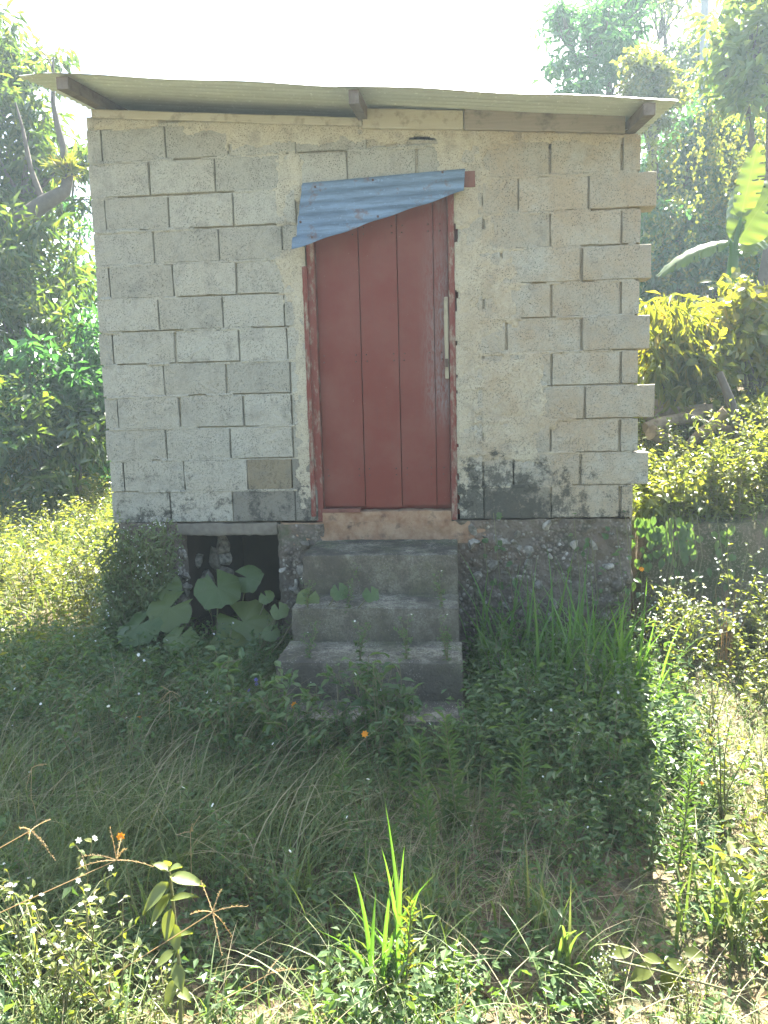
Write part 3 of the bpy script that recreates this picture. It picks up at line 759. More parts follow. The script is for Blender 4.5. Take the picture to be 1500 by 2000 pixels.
def board(name, x0, x1, zt0, zt1, zb0, zb1, y0, y1, mat, seed, par=house):
    n = 24; t = np.linspace(0, 1, n); X_ = x0+(x1-x0)*t
    zt = zt0+(zt1-zt0)*t+.003*(vnoise(X_*9, 0, 0, seed)-.5); zb = zb0+(zb1-zb0)*t+.005*(vnoise(X_*8, 3, 0, seed)-.5)
    prof = [(y0+.004, zb), (y0, zb+.005), (y0, zt-.005), (y0+.004, zt), (y1, zt), (y1, zb)]
    V = np.stack([np.stack([X_, np.full(n, yv), zv], -1) for yv, zv in prof], 1)
    m = MB(); k_ = len(prof); i = np.arange(n-1)[:, None]*k_; j = np.arange(k_)[None]; j2 = (j+1) % k_
    m.add(V.reshape(-1, 3), np.stack([i+j, i+k_+j, i+k_+j2, i+j2], -1).reshape(-1, 4))
    for e in (0, n-1):
        m.add(V[e], [(0, 1, 2, 3), (0, 3, 4, 5)] if e == 0 else [(3, 2, 1, 0), (5, 4, 3, 0)])
    return m.build(name, mat, par)
board('ring_beam', .05, 1.675, 2.510, 2.372, 2.462, 2.325, -.012, .12, M['palebeam'], 1)
board('fascia_board', 1.684, 2.264, 2.418, 2.372, 2.309, 2.269, -.034, .0, M['palebeam'], 2)
board('fascia_board', 2.270, 3.172, 2.378, 2.306, 2.270, 2.203, -.030, .0, M['beamwood'], 3)
m = MB(); tube(m, [(3.17, -.03, 2.215), (3.22, -.045, 2.228), (3.28, -.05, 2.222), (3.31, -.05, 2.232)], .0022, 5); m.build('tie_wire', M['pole'], house)
# steps
stairs = thing('concrete_steps', 'mossy worn concrete steps climbing to the maroon door', 'steps', (1.76, -.7, -.9))
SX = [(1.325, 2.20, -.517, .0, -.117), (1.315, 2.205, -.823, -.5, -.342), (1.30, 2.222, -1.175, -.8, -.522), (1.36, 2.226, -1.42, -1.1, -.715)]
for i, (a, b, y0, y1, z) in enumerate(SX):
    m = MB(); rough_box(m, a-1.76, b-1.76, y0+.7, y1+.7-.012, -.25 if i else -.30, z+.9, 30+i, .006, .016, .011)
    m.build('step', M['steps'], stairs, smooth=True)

# ------------------------------------------------------------------ trees
def limb(mb, p0, p1, r0, r1, sides=7, k=8, wob=.12):
    p0, p1 = np.asarray(p0, float), np.asarray(p1, float)
    t = np.linspace(0, 1, k)[:, None]; L = np.linalg.norm(p1-p0)
    o = rdir(2); pts = p0+(p1-p0)*t+wob*L*(np.sin(t*math.pi)*o[0]+.5*np.sin(t*2*math.pi)*o[1])*.6
    tube(mb, pts, np.linspace(r0, r1, k), sides)
def crown_clusters(lobes, n, carve=.42, seed=0, shell=.5):
    """cluster centres through the volume of several ellipsoids, thinned by noise so the sky shows through"""
    out = []
    boughs = []
    for (c, r) in lobes:                                   # lumpy boughs round each main lobe
        r = np.asarray(r, float); k = 13
        d = rdir(k); q = np.asarray(c)+d*r*rng.uniform(.5, 1.15, k)[:, None]
        boughs += [(np.asarray(c), r*.5)]+[(q[i], r*rng.uniform(.2, .42)*np.array([1.2, 1.2, .7])) for i in range(k)]
    lobes = boughs; carve = carve-.06
    vol = np.array([np.prod(l[1]) for l in lobes])**.75; vol = vol/vol.sum()
    for (c, r), w in zip(lobes, vol):
        m = int(n*w*2.2)+4
        d = rdir(m); rad = rng.uniform(0, 1, m)**(1/3); rad = shell+(1-shell)*rad if shell else rad
        rad = np.where(rng.uniform(0, 1, m) < .75, rad, rng.uniform(0, 1, m)**(1/3))
        p = np.asarray(c)+d*rad[:, None]*np.asarray(r)
        q = fbm(p[:, 0]*1.9, p[:, 1]*1.9, p[:, 2]*1.9, seed, 2)
        out.append(p[q > carve][:int(n*w)+1])
    return np.concatenate(out)
def foliage(mb, cl, per, spread, L, Wd, droop=.35, tpl=LEAF2, mi=0, flat=.6, out_c=None):
    n = len(cl)*per
    c = np.repeat(cl, per, 0)
    off = rdir(n)*(rng.uniform(0, 1, n)**.8)[:, None]*spread*1.25*np.array([1, 1, flat])
    sz = np.repeat(rng.uniform(.75, 1.25, len(cl)), per)
    P = c+off
    D = unit(off*.7+rdir(n)*spread*.8+np.array([0, 0, -droop*spread]))
    Nn = unit(rdir(n)*.8+np.array([0, -.15, 1.0]))
    leaves(mb, P, D, Nn, L*sz*rng.uniform(.7, 1.25, n), Wd*sz*rng.uniform(.75, 1.2, n), tpl, mi)
def tree(name, label, lobes, base, mat, n, per, spread, L, Wd, trunk_r=.14, carve=.42, group=None, seed=0, limbs=9, droop=.35, shell=.5, cat='tree'):
    root = thing(name, label, cat, base, group)
    b = np.asarray(base, float)
    lob = [(np.asarray(c, float)-b, r) for c, r in lobes]
    top = max(lob, key=lambda q: q[0][2])[0]
    mt = MB()
    fork = np.array([top[0]*.45, top[1]*.45, max(.5, top[2]*.42)])
    limb(mt, (0, 0, -.15), fork, trunk_r, trunk_r*.7, 9, 10, .06)
    cl = crown_clusters(lob, n, carve, seed, shell)
    for c, r in lob:
        limb(mt, fork, c, trunk_r*.6, trunk_r*.22, 6, 8, .10)
    for i in rng.choice(len(cl), min(limbs*len(lob), len(cl)), False):
        c = min(lob, key=lambda q: np.linalg.norm(q[0]-cl[i]))[0]
        limb(mt, c*.8+fork*.2, cl[i], trunk_r*.2, .008, 4, 6, .12)
    mt.build('trunk', M['bark'], root, smooth=True)
    mc = MB(); foliage(mc, cl, per, spread, L, Wd, droop)
    mc.build('crown', M[mat], root)
    return root
def lobe(u, v, D, rx, rz, ry=None): return (atD(u, v, D), (rx, ry or rx, rz))
def below(u, v, D):
    p = atD(u, v, D); return (p[0], p[1], gnd(p[0], p[1]))

# left of the house
tree('broadleaf_tree', 'big glossy leaved tree left of the house with a crooked bare limb',
     [lobe(-70, 130, 12, 1.5, 1.0), lobe(20, 260, 12, .95, .9), lobe(75, 330, 11.6, .62, .75), lobe(30, 480, 11.4, .95, .8), lobe(-130, 380, 12, 1.2, 1.6), lobe(105, 560, 11.6, .5, .5), (atD(8, 145, 12), (.42, .42, .5))],
     below(-60, 800, 12), 'mango', 430, 24, .24, .22, .062, .2, .47, seed=3, limbs=5, droop=.5)
# crooked limb with a tuft of air plants and a bare twig reaching over the roof
p = [atD(u, v, 11) for u, v in ((-20, 470), (40, 430), (85, 398), (128, 372), (133, 345), (128, 318), (124, 290), (112, 245), (104, 205), (103, 150), (104, 112))]
lm = thing('crooked_limb', 'crooked grey limb with an air plant tuft beside the left eave', 'branch', tuple(p[0]))
m = MB(); tube(m, np.array(p)-p[0], [.13, .12, .11, .085, .075, .06, .05, .045, .035, .022, .012], 8)
tube(m, np.array([atD(u, v, 11) for u, v in ((103, 135), (92, 112), (66, 82))])-p[0], [.014, .01, .008], 5)
tube(m, np.array([atD(u, v, 11) for u, v in ((85, 398), (60, 330), (44, 250), (30, 200))])-p[0], [.05, .035, .022, .012], 6)
m.build('limb', M['bark'], lm, smooth=True)
m = MB()
for (u, v) in ((118, 330), (130, 325), (140, 335), (128, 345)):
    c = atD(u, v, 10.95)-p[0]
    n = 34; d = unit(rdir(n)+np.array([0, 0, .55])); leaves(m, np.repeat(c[None], n, 0), d, rdir(n), rng.uniform(.12, .3, n), .022)
m.build('air_plant', M['shrub'], lm)
tree('small_leaved_tree', 'slender small leaved tree filling the gap beside the left wall',
     [lobe(150, 470, 13, .42, .5), lobe(168, 560, 13, .4, .45), lobe(125, 640, 13, .8, .7), lobe(150, 300, 13.4, .28, .5)], below(140, 850, 13), 'jungle', 120, 22, .22, .12, .045, .06, .48, seed=8)
for i, (u, v, D, rx, rz, mt_, lab) in enumerate((
        (40, 640, 11, 1.0, .8, 'mango', 'dense dark bush at the left edge under the big tree'),
        (150, 720, 10.4, .62, .75, 'jungle', 'dark green bush beside the left wall above the sunny weeds'),
        (-60, 800, 10.2, 1.0, .75, 'jungle', 'low leafy bush at the far left behind the sunny weeds'),
        (80, 830, 10, .8, .6, 'mango', 'low glossy bush behind the sunny weeds left of house'),
        (185, 860, 11.5, .6, .6, 'jungle', 'shadowy low bush close to the lower left wall corner'))):
    tree('leafy_bush', lab, [lobe(u, v, D, rx, rz), (atD(u+30, v+70, D), (rx*.8, rx*.8, rz*.8))], below(u, 950, D), mt_, 125, 22, .22, .16, .06, .05, .44, 'bushes along the left field edge', 20+i, 4, cat='bush')

# right of the house: wooded slope
tree('tall_tree', 'tall dark crowned tree rising behind the right roof corner',
     [lobe(1150, 60, 15, .75, .75), lobe(1110, 130, 15, .4, .42), lobe(1200, 10, 15.5, .7, .8), lobe(1120, 190, 14.5, .5, .35), lobe(1190, 150, 14.5, .6, .6), lobe(1100, 30, 15, .3, .25)],
     below(1180, 500, 15), 'jungle', 150, 22, .25, .19, .075, .15, .5, seed=31, limbs=5)
tree('pale_tree', 'hazy pale green tree behind the tall dark one at top right',
     [lobe(1290, 20, 19, 1.0, 1.2), lobe(1330, 120, 19, .8, .9), lobe(1390, 60, 19, .6, .9), lobe(1250, -60, 19, 1.0, .8)], below(1300, 500, 19), 'paletree', 140, 20, .3, .2, .08, .13, .5, seed=35)
tree('vine_covered_tree', 'rounded yellowish vine smothered tree above the right eave',
     [lobe(1280, 160, 13, .42, .55), lobe(1272, 215, 13, .5, .4)], below(1280, 500, 13), 'vine', 190, 22, .14, .10, .075, .1, .36, seed=37, limbs=3)
tree('broad_leaved_tree', 'bright broad leaved tree with a dark trunk at the top right edge',
     [lobe(1465, 60, 11, .45, .6), lobe(1500, 160, 11, .5, .5), lobe(1440, 150, 11.2, .28, .35), lobe(1540, -20, 11, .7, .8)], below(1490, 600, 11.5), 'paletree', 85, 20, .26, .22, .10, .11, .48, seed=39, limbs=4)
vt = (((1340, 300, 14, .62, .8), (1300, 360, 14, .5, .7), 'vine hung forest tree just right of the house eave'),
      ((1420, 250, 14.5, .7, .7), (1450, 360, 14, .6, .8), 'dark vine hung forest tree above the banana plant'),
      ((1320, 470, 13, .62, .6), (1275, 540, 13, .45, .5), 'dark forest tree behind the toothed right wall end'),
      ((1410, 520, 13, .75, .6), (1380, 430, 13.5, .6, .6), 'dark forest tree directly behind the banana plant'),
      ((1500, 480, 13, .7, .9), (1510, 300, 14, .6, .9), 'dark forest tree at the right edge of view'))
for i, (a, b, lab) in enumerate(vt):
    tree('forest_tree', lab, [lobe(*a), lobe(*b)], below(a[0], 640, a[2]), 'jungle', 210, 22, .22, .13, .085, .12, .44, 'vine hung trees on the right slope', 50+i, 4, .8)
# hanging vine strands on those trees
m = MB()
for i in range(150):
    u, v = rng.uniform(1265, 1520), rng.uniform(180, 520); D = rng.uniform(11.9, 13)
    c = atD(u, v, D); ln = rng.uniform(.3, 1.1); k_ = int(ln*34)
    t = np.linspace(0, 1, k_)
    P = c+np.stack([.05*np.sin(t*7+i), .05*np.cos(t*5+i), -ln*t], -1)+rng.normal(0, .03, (k_, 3))
    leaves(m, P, unit(rdir(k_)+np.array([0, 0, -.8])), unit(rdir(k_)+np.array([0, -.5, .6])), rng.uniform(.05, .1, k_), rng.uniform(.035, .07, k_))
o = m.build('vine_foliage', M['vine'], smooth=False); o['kind'] = 'stuff'
tag(o, 'hanging vine leaves draped over the trees on the right slope', 'vines')
# wooded backdrop further up the slope
m = MB()
n = 900
ux = rng.uniform(1000, 1750, n); D = rng.uniform(20, 26, n); vv = rng.uniform(230, 760, n)
cl = np.array([atD(a, b, c) for a, b, c in zip(ux, vv, D)])
foliage(m, cl, 26, .5, .26, .12)
ux = rng.uniform(-500, 150, 500); D = rng.uniform(17, 22, 500); vv = rng.uniform(740, 900, 500)
cl = np.array([atD(a, b, c) for a, b, c in zip(ux, vv, D)]); foliage(m, cl, 26, .4, .22, .09)
o = m.build('distant_woods', M['jungle']); o['kind'] = 'stuff'; tag(o, 'dense dark woods further back behind the yard', 'woods')
# pole
a, b = atD(1369, -120, 14.2), atD(1374, 128, 14.2)
pl_ = thing('grey_pole', 'thin straight grey pole standing among the right hand treetops', 'pole', (b[0], b[1], gnd(b[0], b[1])))
m = MB(); tube(m, np.array([(0, 0, -.2), (0, 0, b[2]-gnd(b[0], b[1])), (a[0]-b[0], 0, a[2]-gnd(b[0], b[1]))]), [.075, .07, .06], 12); m.build('shaft', M['pole'], pl_, smooth=True)

# ------------------------------------------------------------------ banana plant
def big_leaf(L, Wd, bend, fold, seed, torn=0.0, nx=44, ny=6, kind='banana', tw=0.0):
    """one broad blade in its own space: midrib along +x, droops in z"""
    r = np.random.default_rng(seed)
    t = np.linspace(0, 1, nx); s = np.linspace(-1, 1, ny*2+1)
    wd = np.sin(np.pi*np.clip(t*.96+.03, 0, 1)**.8)**.55*.5*Wd
    X_ = np.sin(t*bend)/max(bend, 1e-3)*L; Zm = -(1-np.cos(t*bend))/max(bend, 1e-3)*L
    T, Sx = np.meshgrid(t, s, indexing='ij')
    P = np.zeros(T.shape+(3,)); rag = 1+torn*.25*(vnoise(T*22, Sx*0, 0, seed)-.6)
    ang = fold*np.abs(Sx)
    P[..., 0] = X_[:, None]+.03*L*np.abs(Sx)
    P[..., 1] = Sx*wd[:, None]*np.cos(ang)*rag
    P[..., 2] = Zm[:, None]-np.abs(Sx)*wd[:, None]*np.sin(ang)+.012*L*np.sin(T*40)*np.abs(Sx)
    kp = np.ones((nx-1, ny*2), bool)
    if torn:
        for sd in (0, 1):
            for i in range(3, nx-2):
                if r.uniform() < .13+.1*torn:
                    d = int(r.integers(2, ny))
                    kp[i, (range(d) if sd == 0 else range(ny*2-d, ny*2))] = False
    m = MB(); grid(m, P, 0, kp); return m
def frame(d, n):
    d = Vector(d).normalized(); n = Vector(n); y = n.cross(d).normalized(); z = d.cross(y)
    return Matrix((d, y, z)).transposed().to_4x4()
bp = atD(1420, 590, 7.6); bz = gnd(bp[0], bp[1])
ban = thing('banana_plant', 'young banana plant with broad sunlit leaves above the right shrubs', 'banana plant', (bp[0], bp[1], bz))
base = np.array([bp[0], bp[1], bz]); crown = atD(1432, 500, 7.6)-base
m = MB(); tube(m, [(0, 0, -.1), crown*.5+np.array([.02, 0, 0]), crown], [.10, .08, .045], 12); m.build('pseudostem', M['tallgrass'], ban, smooth=True)
for i, (uv0, uv1, nrm, Wd, bend, fold, torn) in enumerate((
        ((1447, 425), (1480, 285), (-.5, -.75, .2), .26, .15, .25, .1),
        ((1440, 475), (1520, 355), (-.1, -.9, .55), .46, .45, .15, .3),
        ((1425, 470), (1292, 530), (-.15, -.45, .9), .30, .95, .55, .2),
        ((1437, 470), (1432, 375), (-.75, -.6, .1), .22, .2, .3, .1),
        ((1445, 490), (1530, 420), (.2, -.5, .8), .32, .8, .4, .6),
        ((1450, 500), (1500, 470), (.3, -.3, .8), .2, .7, .4, .4))):
    a, b = atD(*uv0, 7.6)-base, atD(*uv1, 7.5+.12*i)-base
    ml = big_leaf(np.linalg.norm(b-a)*(1+.10*bend), Wd, bend, fold, 60+i, torn)
    o = ml.build('leaf', M['banana'], ban, smooth=True)
    d = Vector(b-a).normalized(); n_ = Vector(nrm)
    mw = frame(d, n_)
    lift = Matrix.Rotation(-bend*.45, 4, 'Y')
    o.matrix_local = Matrix.Translation(Vector(a)) @ mw @ lift
    mm = MB(); tube(mm, [crown*.9, (crown+a)/2+np.array([0, 0, .02]), a], [.028, .022, .014], 7); mm.build('leaf_stalk', M['tallgrass'], ban, smooth=True)

# ------------------------------------------------------------------ plants of the yard
def mk_weed(name, h, nst, nl, L, Wd, mat, seed, tpl=LEAF4, flowers=0, fmat='white', lean=.25, droop=.3, fsize=.012, stem='stem', top=.0, whorl=False):
    """upright herb with branching stems: returns list of (part name, mesh)"""
    r = np.random.default_rng(seed); ms, ml, mf = MB(), MB(), MB(); tips = []
    for s_ in range(nst):
        a = r.uniform(0, 2*math.pi); hh = h*r.uniform(.65, 1.0) if s_ else h
        off = np.array([math.cos(a), math.sin(a), 0])*lean*hh*(r.uniform(.3, 1) if s_ else .25)
        t = np.linspace(0, 1, 7)[:, None]
        pts = np.array([0, 0, -.02])+np.array([0, 0, hh])*t+off*t**1.6+.02*hh*np.sin(t*6+r.uniform(0, 6))*np.array([math.sin(a), math.cos(a), 0])
        tube(ms, pts, np.linspace(.0045, .0015, 7)*max(.6, h/.6), 5, cap=False)
        k_ = max(3, int(nl*hh/h)); tt = np.linspace(top, 1, k_)**.9
        idx = tt*6; i0 = np.clip(idx.astype(int), 0, 5); fr = (idx-i0)[:, None]
        P = pts[i0]*(1-fr)+pts[i0+1]*fr
        th = (np.arange(k_)*(2.4 if not whorl else 1.9)+r.uniform(0, 6))
        D = np.stack([np.cos(th), np.sin(th), r.uniform(-.15, .6, k_)], -1)
        sz = (1-.45*tt)*r.uniform(.75, 1.2, k_)
        leaves(ml, P, D, np.array([0, 0, 1.0])+.35*r.normal(0, 1, (k_, 3)), L*sz, Wd*sz, tpl)
        # side shoots
        for q in range(2 if L > .03 else 0):
            b0 = pts[int(r.integers(3, 6))]; d = unit(np.array([r.normal(), r.normal(), .9])); ln = hh*r.uniform(.15, .32)
            e = b0+d*ln; tube(ms, [b0, (b0+e)/2+.01, e], [.002, .0016, .001], 4, cap=False)
            kk = 5; tq = np.linspace(.3, 1, kk)[:, None]
            leaves(ml, b0+(e-b0)*tq, unit(r.normal(0, 1, (kk, 3))+np.array([0, 0, .3])), np.array([0, 0, 1.0])+.3*r.normal(0, 1, (kk, 3)), L*.6, Wd*.6, tpl)
            tips.append(e)
        tips.append(pts[-1])
    parts = [('stem', ms.mesh('stem', M[stem], True)), ('foliage', ml.mesh('foliage', M[mat]))]
    if flowers:
        for i in range(flowers):
            c = tips[i % len(tips)]+r.normal(0, .022 if flowers > 4 else .004, 3)+np.array([0, 0, .01]); n_ = 6
            th = np.arange(n_)*math.pi/3
            nrm = unit(np.array([r.normal(0, .5), -.5+r.normal(0, .4), .8]))
            x_ = unit(np.cross(nrm, [0, 1, .3])); y_ = np.cross(nrm, x_)
            leaves(mf, np.repeat(c[None], n_, 0), np.cos(th)[:, None]*x_+np.sin(th)[:, None]*y_+.25*nrm, nrm, fsize, fsize*.75, LEAF2)
        parts.append(('flower', mf.mesh('flower', M[fmat])))
    return parts
def place(name, label, cat, parts, loc, group=None, rz=0., sc=1., tilt=0.):
    root = thing(name, label, cat, loc, group, rz); root.scale = (sc, sc, sc); root.rotation_euler = (tilt, 0, rz)
    for pn, me in parts:
        o = link(me, pn, root)
        if pn in ('foliage', 'flower', 'blades', 'floret', 'seed_spike'): o['kind'] = 'stuff'
    return root
def mk_feather(h, seed, mat='weed', L=.075):
    """stem closely set with narrow leaves all the way up"""
    r = np.random.default_rng(seed); ms, ml = MB(), MB(); n = int(h*190)
    t = np.linspace(0, 1, 8)[:, None]; pts = np.array([0, 0, -.02])+np.array([.03, .02, h])*t
    tube(ms, pts, np.linspace(.004, .002, 8), 5, cap=False)
    tt = np.linspace(.12, 1, n); P = np.array([.03, .02, h])*tt[:, None]; th = np.arange(n)*2.4
    D = np.stack([np.cos(th), np.sin(th), .25+.9*tt], -1)
    leaves(ml, P, D, np.array([0, 0, 1.0])+.2*r.normal(0, 1, (n, 3)), L*(1.05-.35*tt)*r.uniform(.5, 1.25, n), .006)
    return [('stem', ms.mesh('stem', M['stem'], True)), ('foliage', ml.mesh('foliage', M[mat]))]
def mk_clump(n, h, reach, w, seed, mat='tallgrass', spread=.05):
    global rng
    keep = rng; rng = np.random.default_rng(seed); m = MB()
    P = np.c_[rng.normal(0, spread, (n, 2)), np.full(n, -.02)]
    blades(m, P, rng.uniform(0, 6.28, n), h*rng.uniform(.55, 1.05, n), reach*h*rng.uniform(.1, 1, n), w*rng.uniform(.7, 1.2, n), 6)
    rng = keep
    return [('blades', m.mesh('blades', M[mat]))]
def mk_seedgrass(pts, spikes, seed, spl=.10, r0=.0011):
    """long thin culm along pts ending in finger like seed spikes"""
    r = np.random.default_rng(seed); ms, mf = MB(), MB(); pts = np.asarray(pts, float)
    tt = np.linspace(0, 1, 14); k_ = np.linspace(0, 1, len(pts))
    c = np.stack([np.interp(tt, k_, pts[:, i]) for i in range(3)], -1)
    for _ in range(2): c[1:-1] = (c[:-2]+2*c[1:-1]+c[2:])/4
    tube(ms, c, np.linspace(r0*1.4, r0, 14), 4, cap=False)
    e = c[-1]; d = unit(c[-1]-c[-2])
    for i in range(spikes):
        dd = unit(d*.55+r.normal(0, .75, 3)+np.array([0, 0, .1])); ln = spl*r.uniform(.6, 1.15)
        t = np.linspace(0, 1, 6)[:, None]; q = e+dd*ln*t+np.array([0, 0, -.25*ln])*t**2
        tube(mf, q, np.linspace(.0013, .0006, 6), 4, cap=False)
        nn = 26; j = r.uniform(.05, 1, nn); P = e+dd*ln*j[:, None]+np.array([0, 0, -.25*ln])*j[:, None]**2
        leaves(mf, P, unit(dd+r.normal(0, .5, (nn, 3))), rdir(nn), .006, .002)
    return [('stem', ms.mesh('stem', M['seed'], True)), ('seed_spike', mf.mesh('seed_spike', M['seed']))]

# squash plant in front of the crawl space
sp = at(400, 1330); sq = thing('squash_plant', 'squash plant with big round leaves in front of the dark crawl space', 'squash plant', (sp[0], -.45, gnd(sp[0], -.45)))
sb = np.array([sp[0], -.45, gnd(sp[0], -.45)])
for i, (u, v, y, L, nrm, ax) in enumerate((
        (322, 1145, -.30, .20, (-.1, -.72, .68), (-.3, -.6, -.5)), (425, 1148, -.34, .28, (.1, -.55, .8), (.35, -.5, -.55)), (482, 1128, -.16, .20, (.1, -.75, .6), (.9, -.2, -.2)),
        (330, 1188, -.42, .27, (.2, -.62, .75), (-.6, -.5, -.45)), (270, 1222, -.5, .28, (-.2, -.6, .75), (-.6, -.55, -.5)), (475, 1215, -.36, .34, (.1, -.7, .62), (.8, -.4, -.45)),
        (400, 1285, -.55, .27, (.1, -.55, .8), (.5, -.6, -.45)), (545, 1192, -.58, .11, (0, -.7, .6), (.3, -.5, -.6)), (528, 1235, -.60, .11, (0, -.6, .7), (-.3, -.6, -.5)),
        (520, 1165, -.3, .10, (0, -.7, .6), (.5, -.5, -.4)), (600, 1168, -.72, .13, (0, -.8, .5), (-.4, -.5, -.6)), (662, 1155, -.80, .10, (0, -.85, .5), (.3, -.5, -.8)), (725, 1160, -.85, .09, (.2, -.8, .6), (.3, -.5, -.8)),
        (350, 1245, -.62, .2, (0, -.5, .85), (-.2, -.7, -.4)), (445, 1250, -.5, .2, (.1, -.5, .85), (.2, -.7, -.4)))):
    c = atY(u, v, y)-sb
    r_ = np.random.default_rng(i); m = MB()
    nr_, na = 7, 26; ang = np.linspace(.22, 2*math.pi-.22, na)
    R_ = (.5+.022*np.cos(5*ang)+.016*np.cos(11*ang+i)+.02*r_.normal(0, 1, na))*L
    rad = np.linspace(0, 1, nr_)
    A_, Rr = np.meshgrid(ang, rad, indexing='ij')
    rr = Rr*R_[:, None]
    P = np.stack([-rr*np.cos(A_), rr*np.sin(A_), -.35*rr*rr/L+.04*L*Rr*np.sin(A_*7+i)*Rr+.05*L*Rr**2*np.cos(2*A_)], -1)
    grid(m, P)
    o = m.build('leaf', M['squash'], sq, smooth=True)
    o.matrix_local = Matrix.Translation(Vector(c)) @ frame(Vector(ax), Vector(nrm))
    mm = MB(); f0 = np.array([c[0]*.35, c[1]*.35+.02, 0.0]); tube(mm, [f0, f0*.4+c*.6+np.array([0, .03, -.05]), c+np.array([0, .006, -.004])], [.006, .005, .003], 6)
    mm.build('leaf_stalk', M['stem'], sq, smooth=True)

# feathery white flowered bush at the left foot of the wall
wb = at(285, 1240); wbase = (.22, -.22, gnd(.22, -.22))
root = thing('feathery_bush', 'feathery bush dotted with tiny white flowers at the left wall foot', 'bush', wbase)
ms, ml, mf = MB(), MB(), MB()
for i in range(330):
    e = np.array([rng.uniform(-.27, .22), rng.normal(.04, .07), .95*rng.uniform(.1, 1)**.8]); e[0] += .05*e[2]; e[1] -= .12*(1-e[2])
    b0 = np.array([e[0]*.25, e[1]*.3, 0]); t = np.linspace(0, 1, 5)[:, None]
    pts = b0+(e-b0)*t+np.array([0, 0, .06])*np.sin(t*3.1); tube(ms, pts, np.linspace(.003, .001, 5), 4, cap=False)
    k_ = 34; tq = rng.uniform(.25, 1, k_)[:, None]; q = b0+(e-b0)*tq+rng.normal(0, .02, (k_, 3))
    leaves(ml, q, unit(rng.normal(0, 1, (k_, 3))+np.array([0, -.2, -.2])), rdir(k_), rng.uniform(.025, .06, k_), rng.uniform(.010, .022, k_))
    if rng.uniform() < .22:
        k_ = 5; q = e+rng.normal(0, .03, (k_, 3)); leaves(mf, q, rdir(k_), rdir(k_), .011, .009)
ms.build('stem', M['stem'], root); ml.build('foliage', M['paleweed'], root)['kind'] = 'stuff'; mf.build('flower', M['white'], root)['kind'] = 'stuff'

# ---- the shared kinds
K = {}
K['broad'] = [mk_weed('w', .42, 3, 11, .085, .038, 'weed', 100+i, LEAF4) for i in range(3)]
K['whitetop'] = [mk_weed('w', .5, 4, 12, .06, .03, 'weed', 110+i, LEAF4, 1, 'white', .35, fsize=.010) for i in range(3)]
K['small'] = [mk_weed('w', .3, 5, 13, .042, .022, 'weed', 120+i, LEAF2, 1, 'white', .5, fsize=.008) for i in range(3)]
K['sun'] = [mk_weed('w', .62, 5, 13, .06, .026, 'sunweed', 130+i, LEAF4, 16, 'white', .35, fsize=.010) for i in range(4)]
K['sunleaf'] = [mk_weed('w', .5, 5, 14, .075, .036, 'sunweed', 140+i, LEAF4, 0, lean=.45) for i in range(3)]
K['feather'] = [mk_feather(.36+.06*i, 150+i) for i in range(3)]
K['clump'] = [mk_clump(24, .80, .45, .016, 160+i, 'tallgrass', .085) for i in range(3)]
K['tuft'] = [mk_clump(26, .38, .8, .010, 170+i, 'grass') for i in range(3)]
def where(x, y):
    if x > 2.95+.22*(y+2.4):
        if y > .35: return 'on top of the right bank'
        return 'at the foot of the right bank' if y > -.7 else ('by the shadow edge on the right' if x < 3.45+.22*(y+2.4) else 'out in the sun on the right')
    if x < 1.2: return 'below the left wall' if y > -.95 else 'in the shaded grass on the left'
    if x < 2.3: return 'in front of the bottom step' if y > -1.9 else 'in the middle of the yard'
    return 'right of the steps under the foundation' if y > -.75 else ('right of the bottom step' if y > -1.5 else 'on the bare shaded soil at lower right')
def size(s): return 'small' if s < .65 else ('medium' if s < .85 else 'tall')
def mass(kind, name, label, cat, spots):
    acc = {}; m = MB(); mats = []
    for i, (x, y, s, rz) in enumerate(spots):
        R_ = np.array(Matrix.Rotation(rz, 3, 'Z') @ Matrix.Rotation(random.uniform(-.15, .15), 3, 'X'))*s
        for pn, me in K[kind][i % len(K[kind])]:
            if me.name not in acc:
                co = np.empty(len(me.vertices)*3, np.float32); me.vertices.foreach_get('co', co)
                q3 = [tuple(p.vertices) for p in me.polygons if len(p.vertices) == 3]; q4 = [tuple(p.vertices) for p in me.polygons if len(p.vertices) == 4]
                if me.materials[0] not in mats: mats.append(me.materials[0])
                acc[me.name] = (co.reshape(-1, 3), q3, q4, mats.index(me.materials[0]))
            co, q3, q4, mi = acc[me.name]; w = co @ R_.T+np.array([x, y, gnd(x, y)]); n0 = m.n
            m.add(w, np.array(q3).reshape(-1, 3) if q3 else np.array(q4).reshape(-1, 4), mi)
            if q3 and q4: m.f4.append(np.array(q4)+n0); m.m4.append(np.full(len(q4), mi))
    o = m.build(name, mats); o['kind'] = 'stuff'; tag(o, label, cat)
def many(kind, name, label, cat, group, spots, lab2=None):
    protos = []
    lb = label
    for i, (x, y, s, rz) in enumerate(spots):
        label = size(s)+' '+lb+' '+where(x, y)
        v = K[kind][i % len(K[kind])]
        if i < len(K[kind]): protos.append(place(name, label, cat, v, (x, y, gnd(x, y)), group, rz, s, random.uniform(-.12, .12)))
        else: dup(protos[i % len(protos)], (x, y, gnd(x, y)), rz, s, label, tilt=random.uniform(-.15, .15))
def spots(n, xr, yr, smin, smax, keep=lambda x, y: True):
    out = []
    while len(out) < n:
        x, y = rng.uniform(*xr), rng.uniform(*yr)
        if keep(x, y): out.append((x, y, rng.uniform(smin, smax), rng.uniform(0, 6.28)))
    return out
clear = lambda x, y: not (1.2 < x < 2.3 and y > -1.35) and not (-.1 < x < 3.3 and y > -.06)
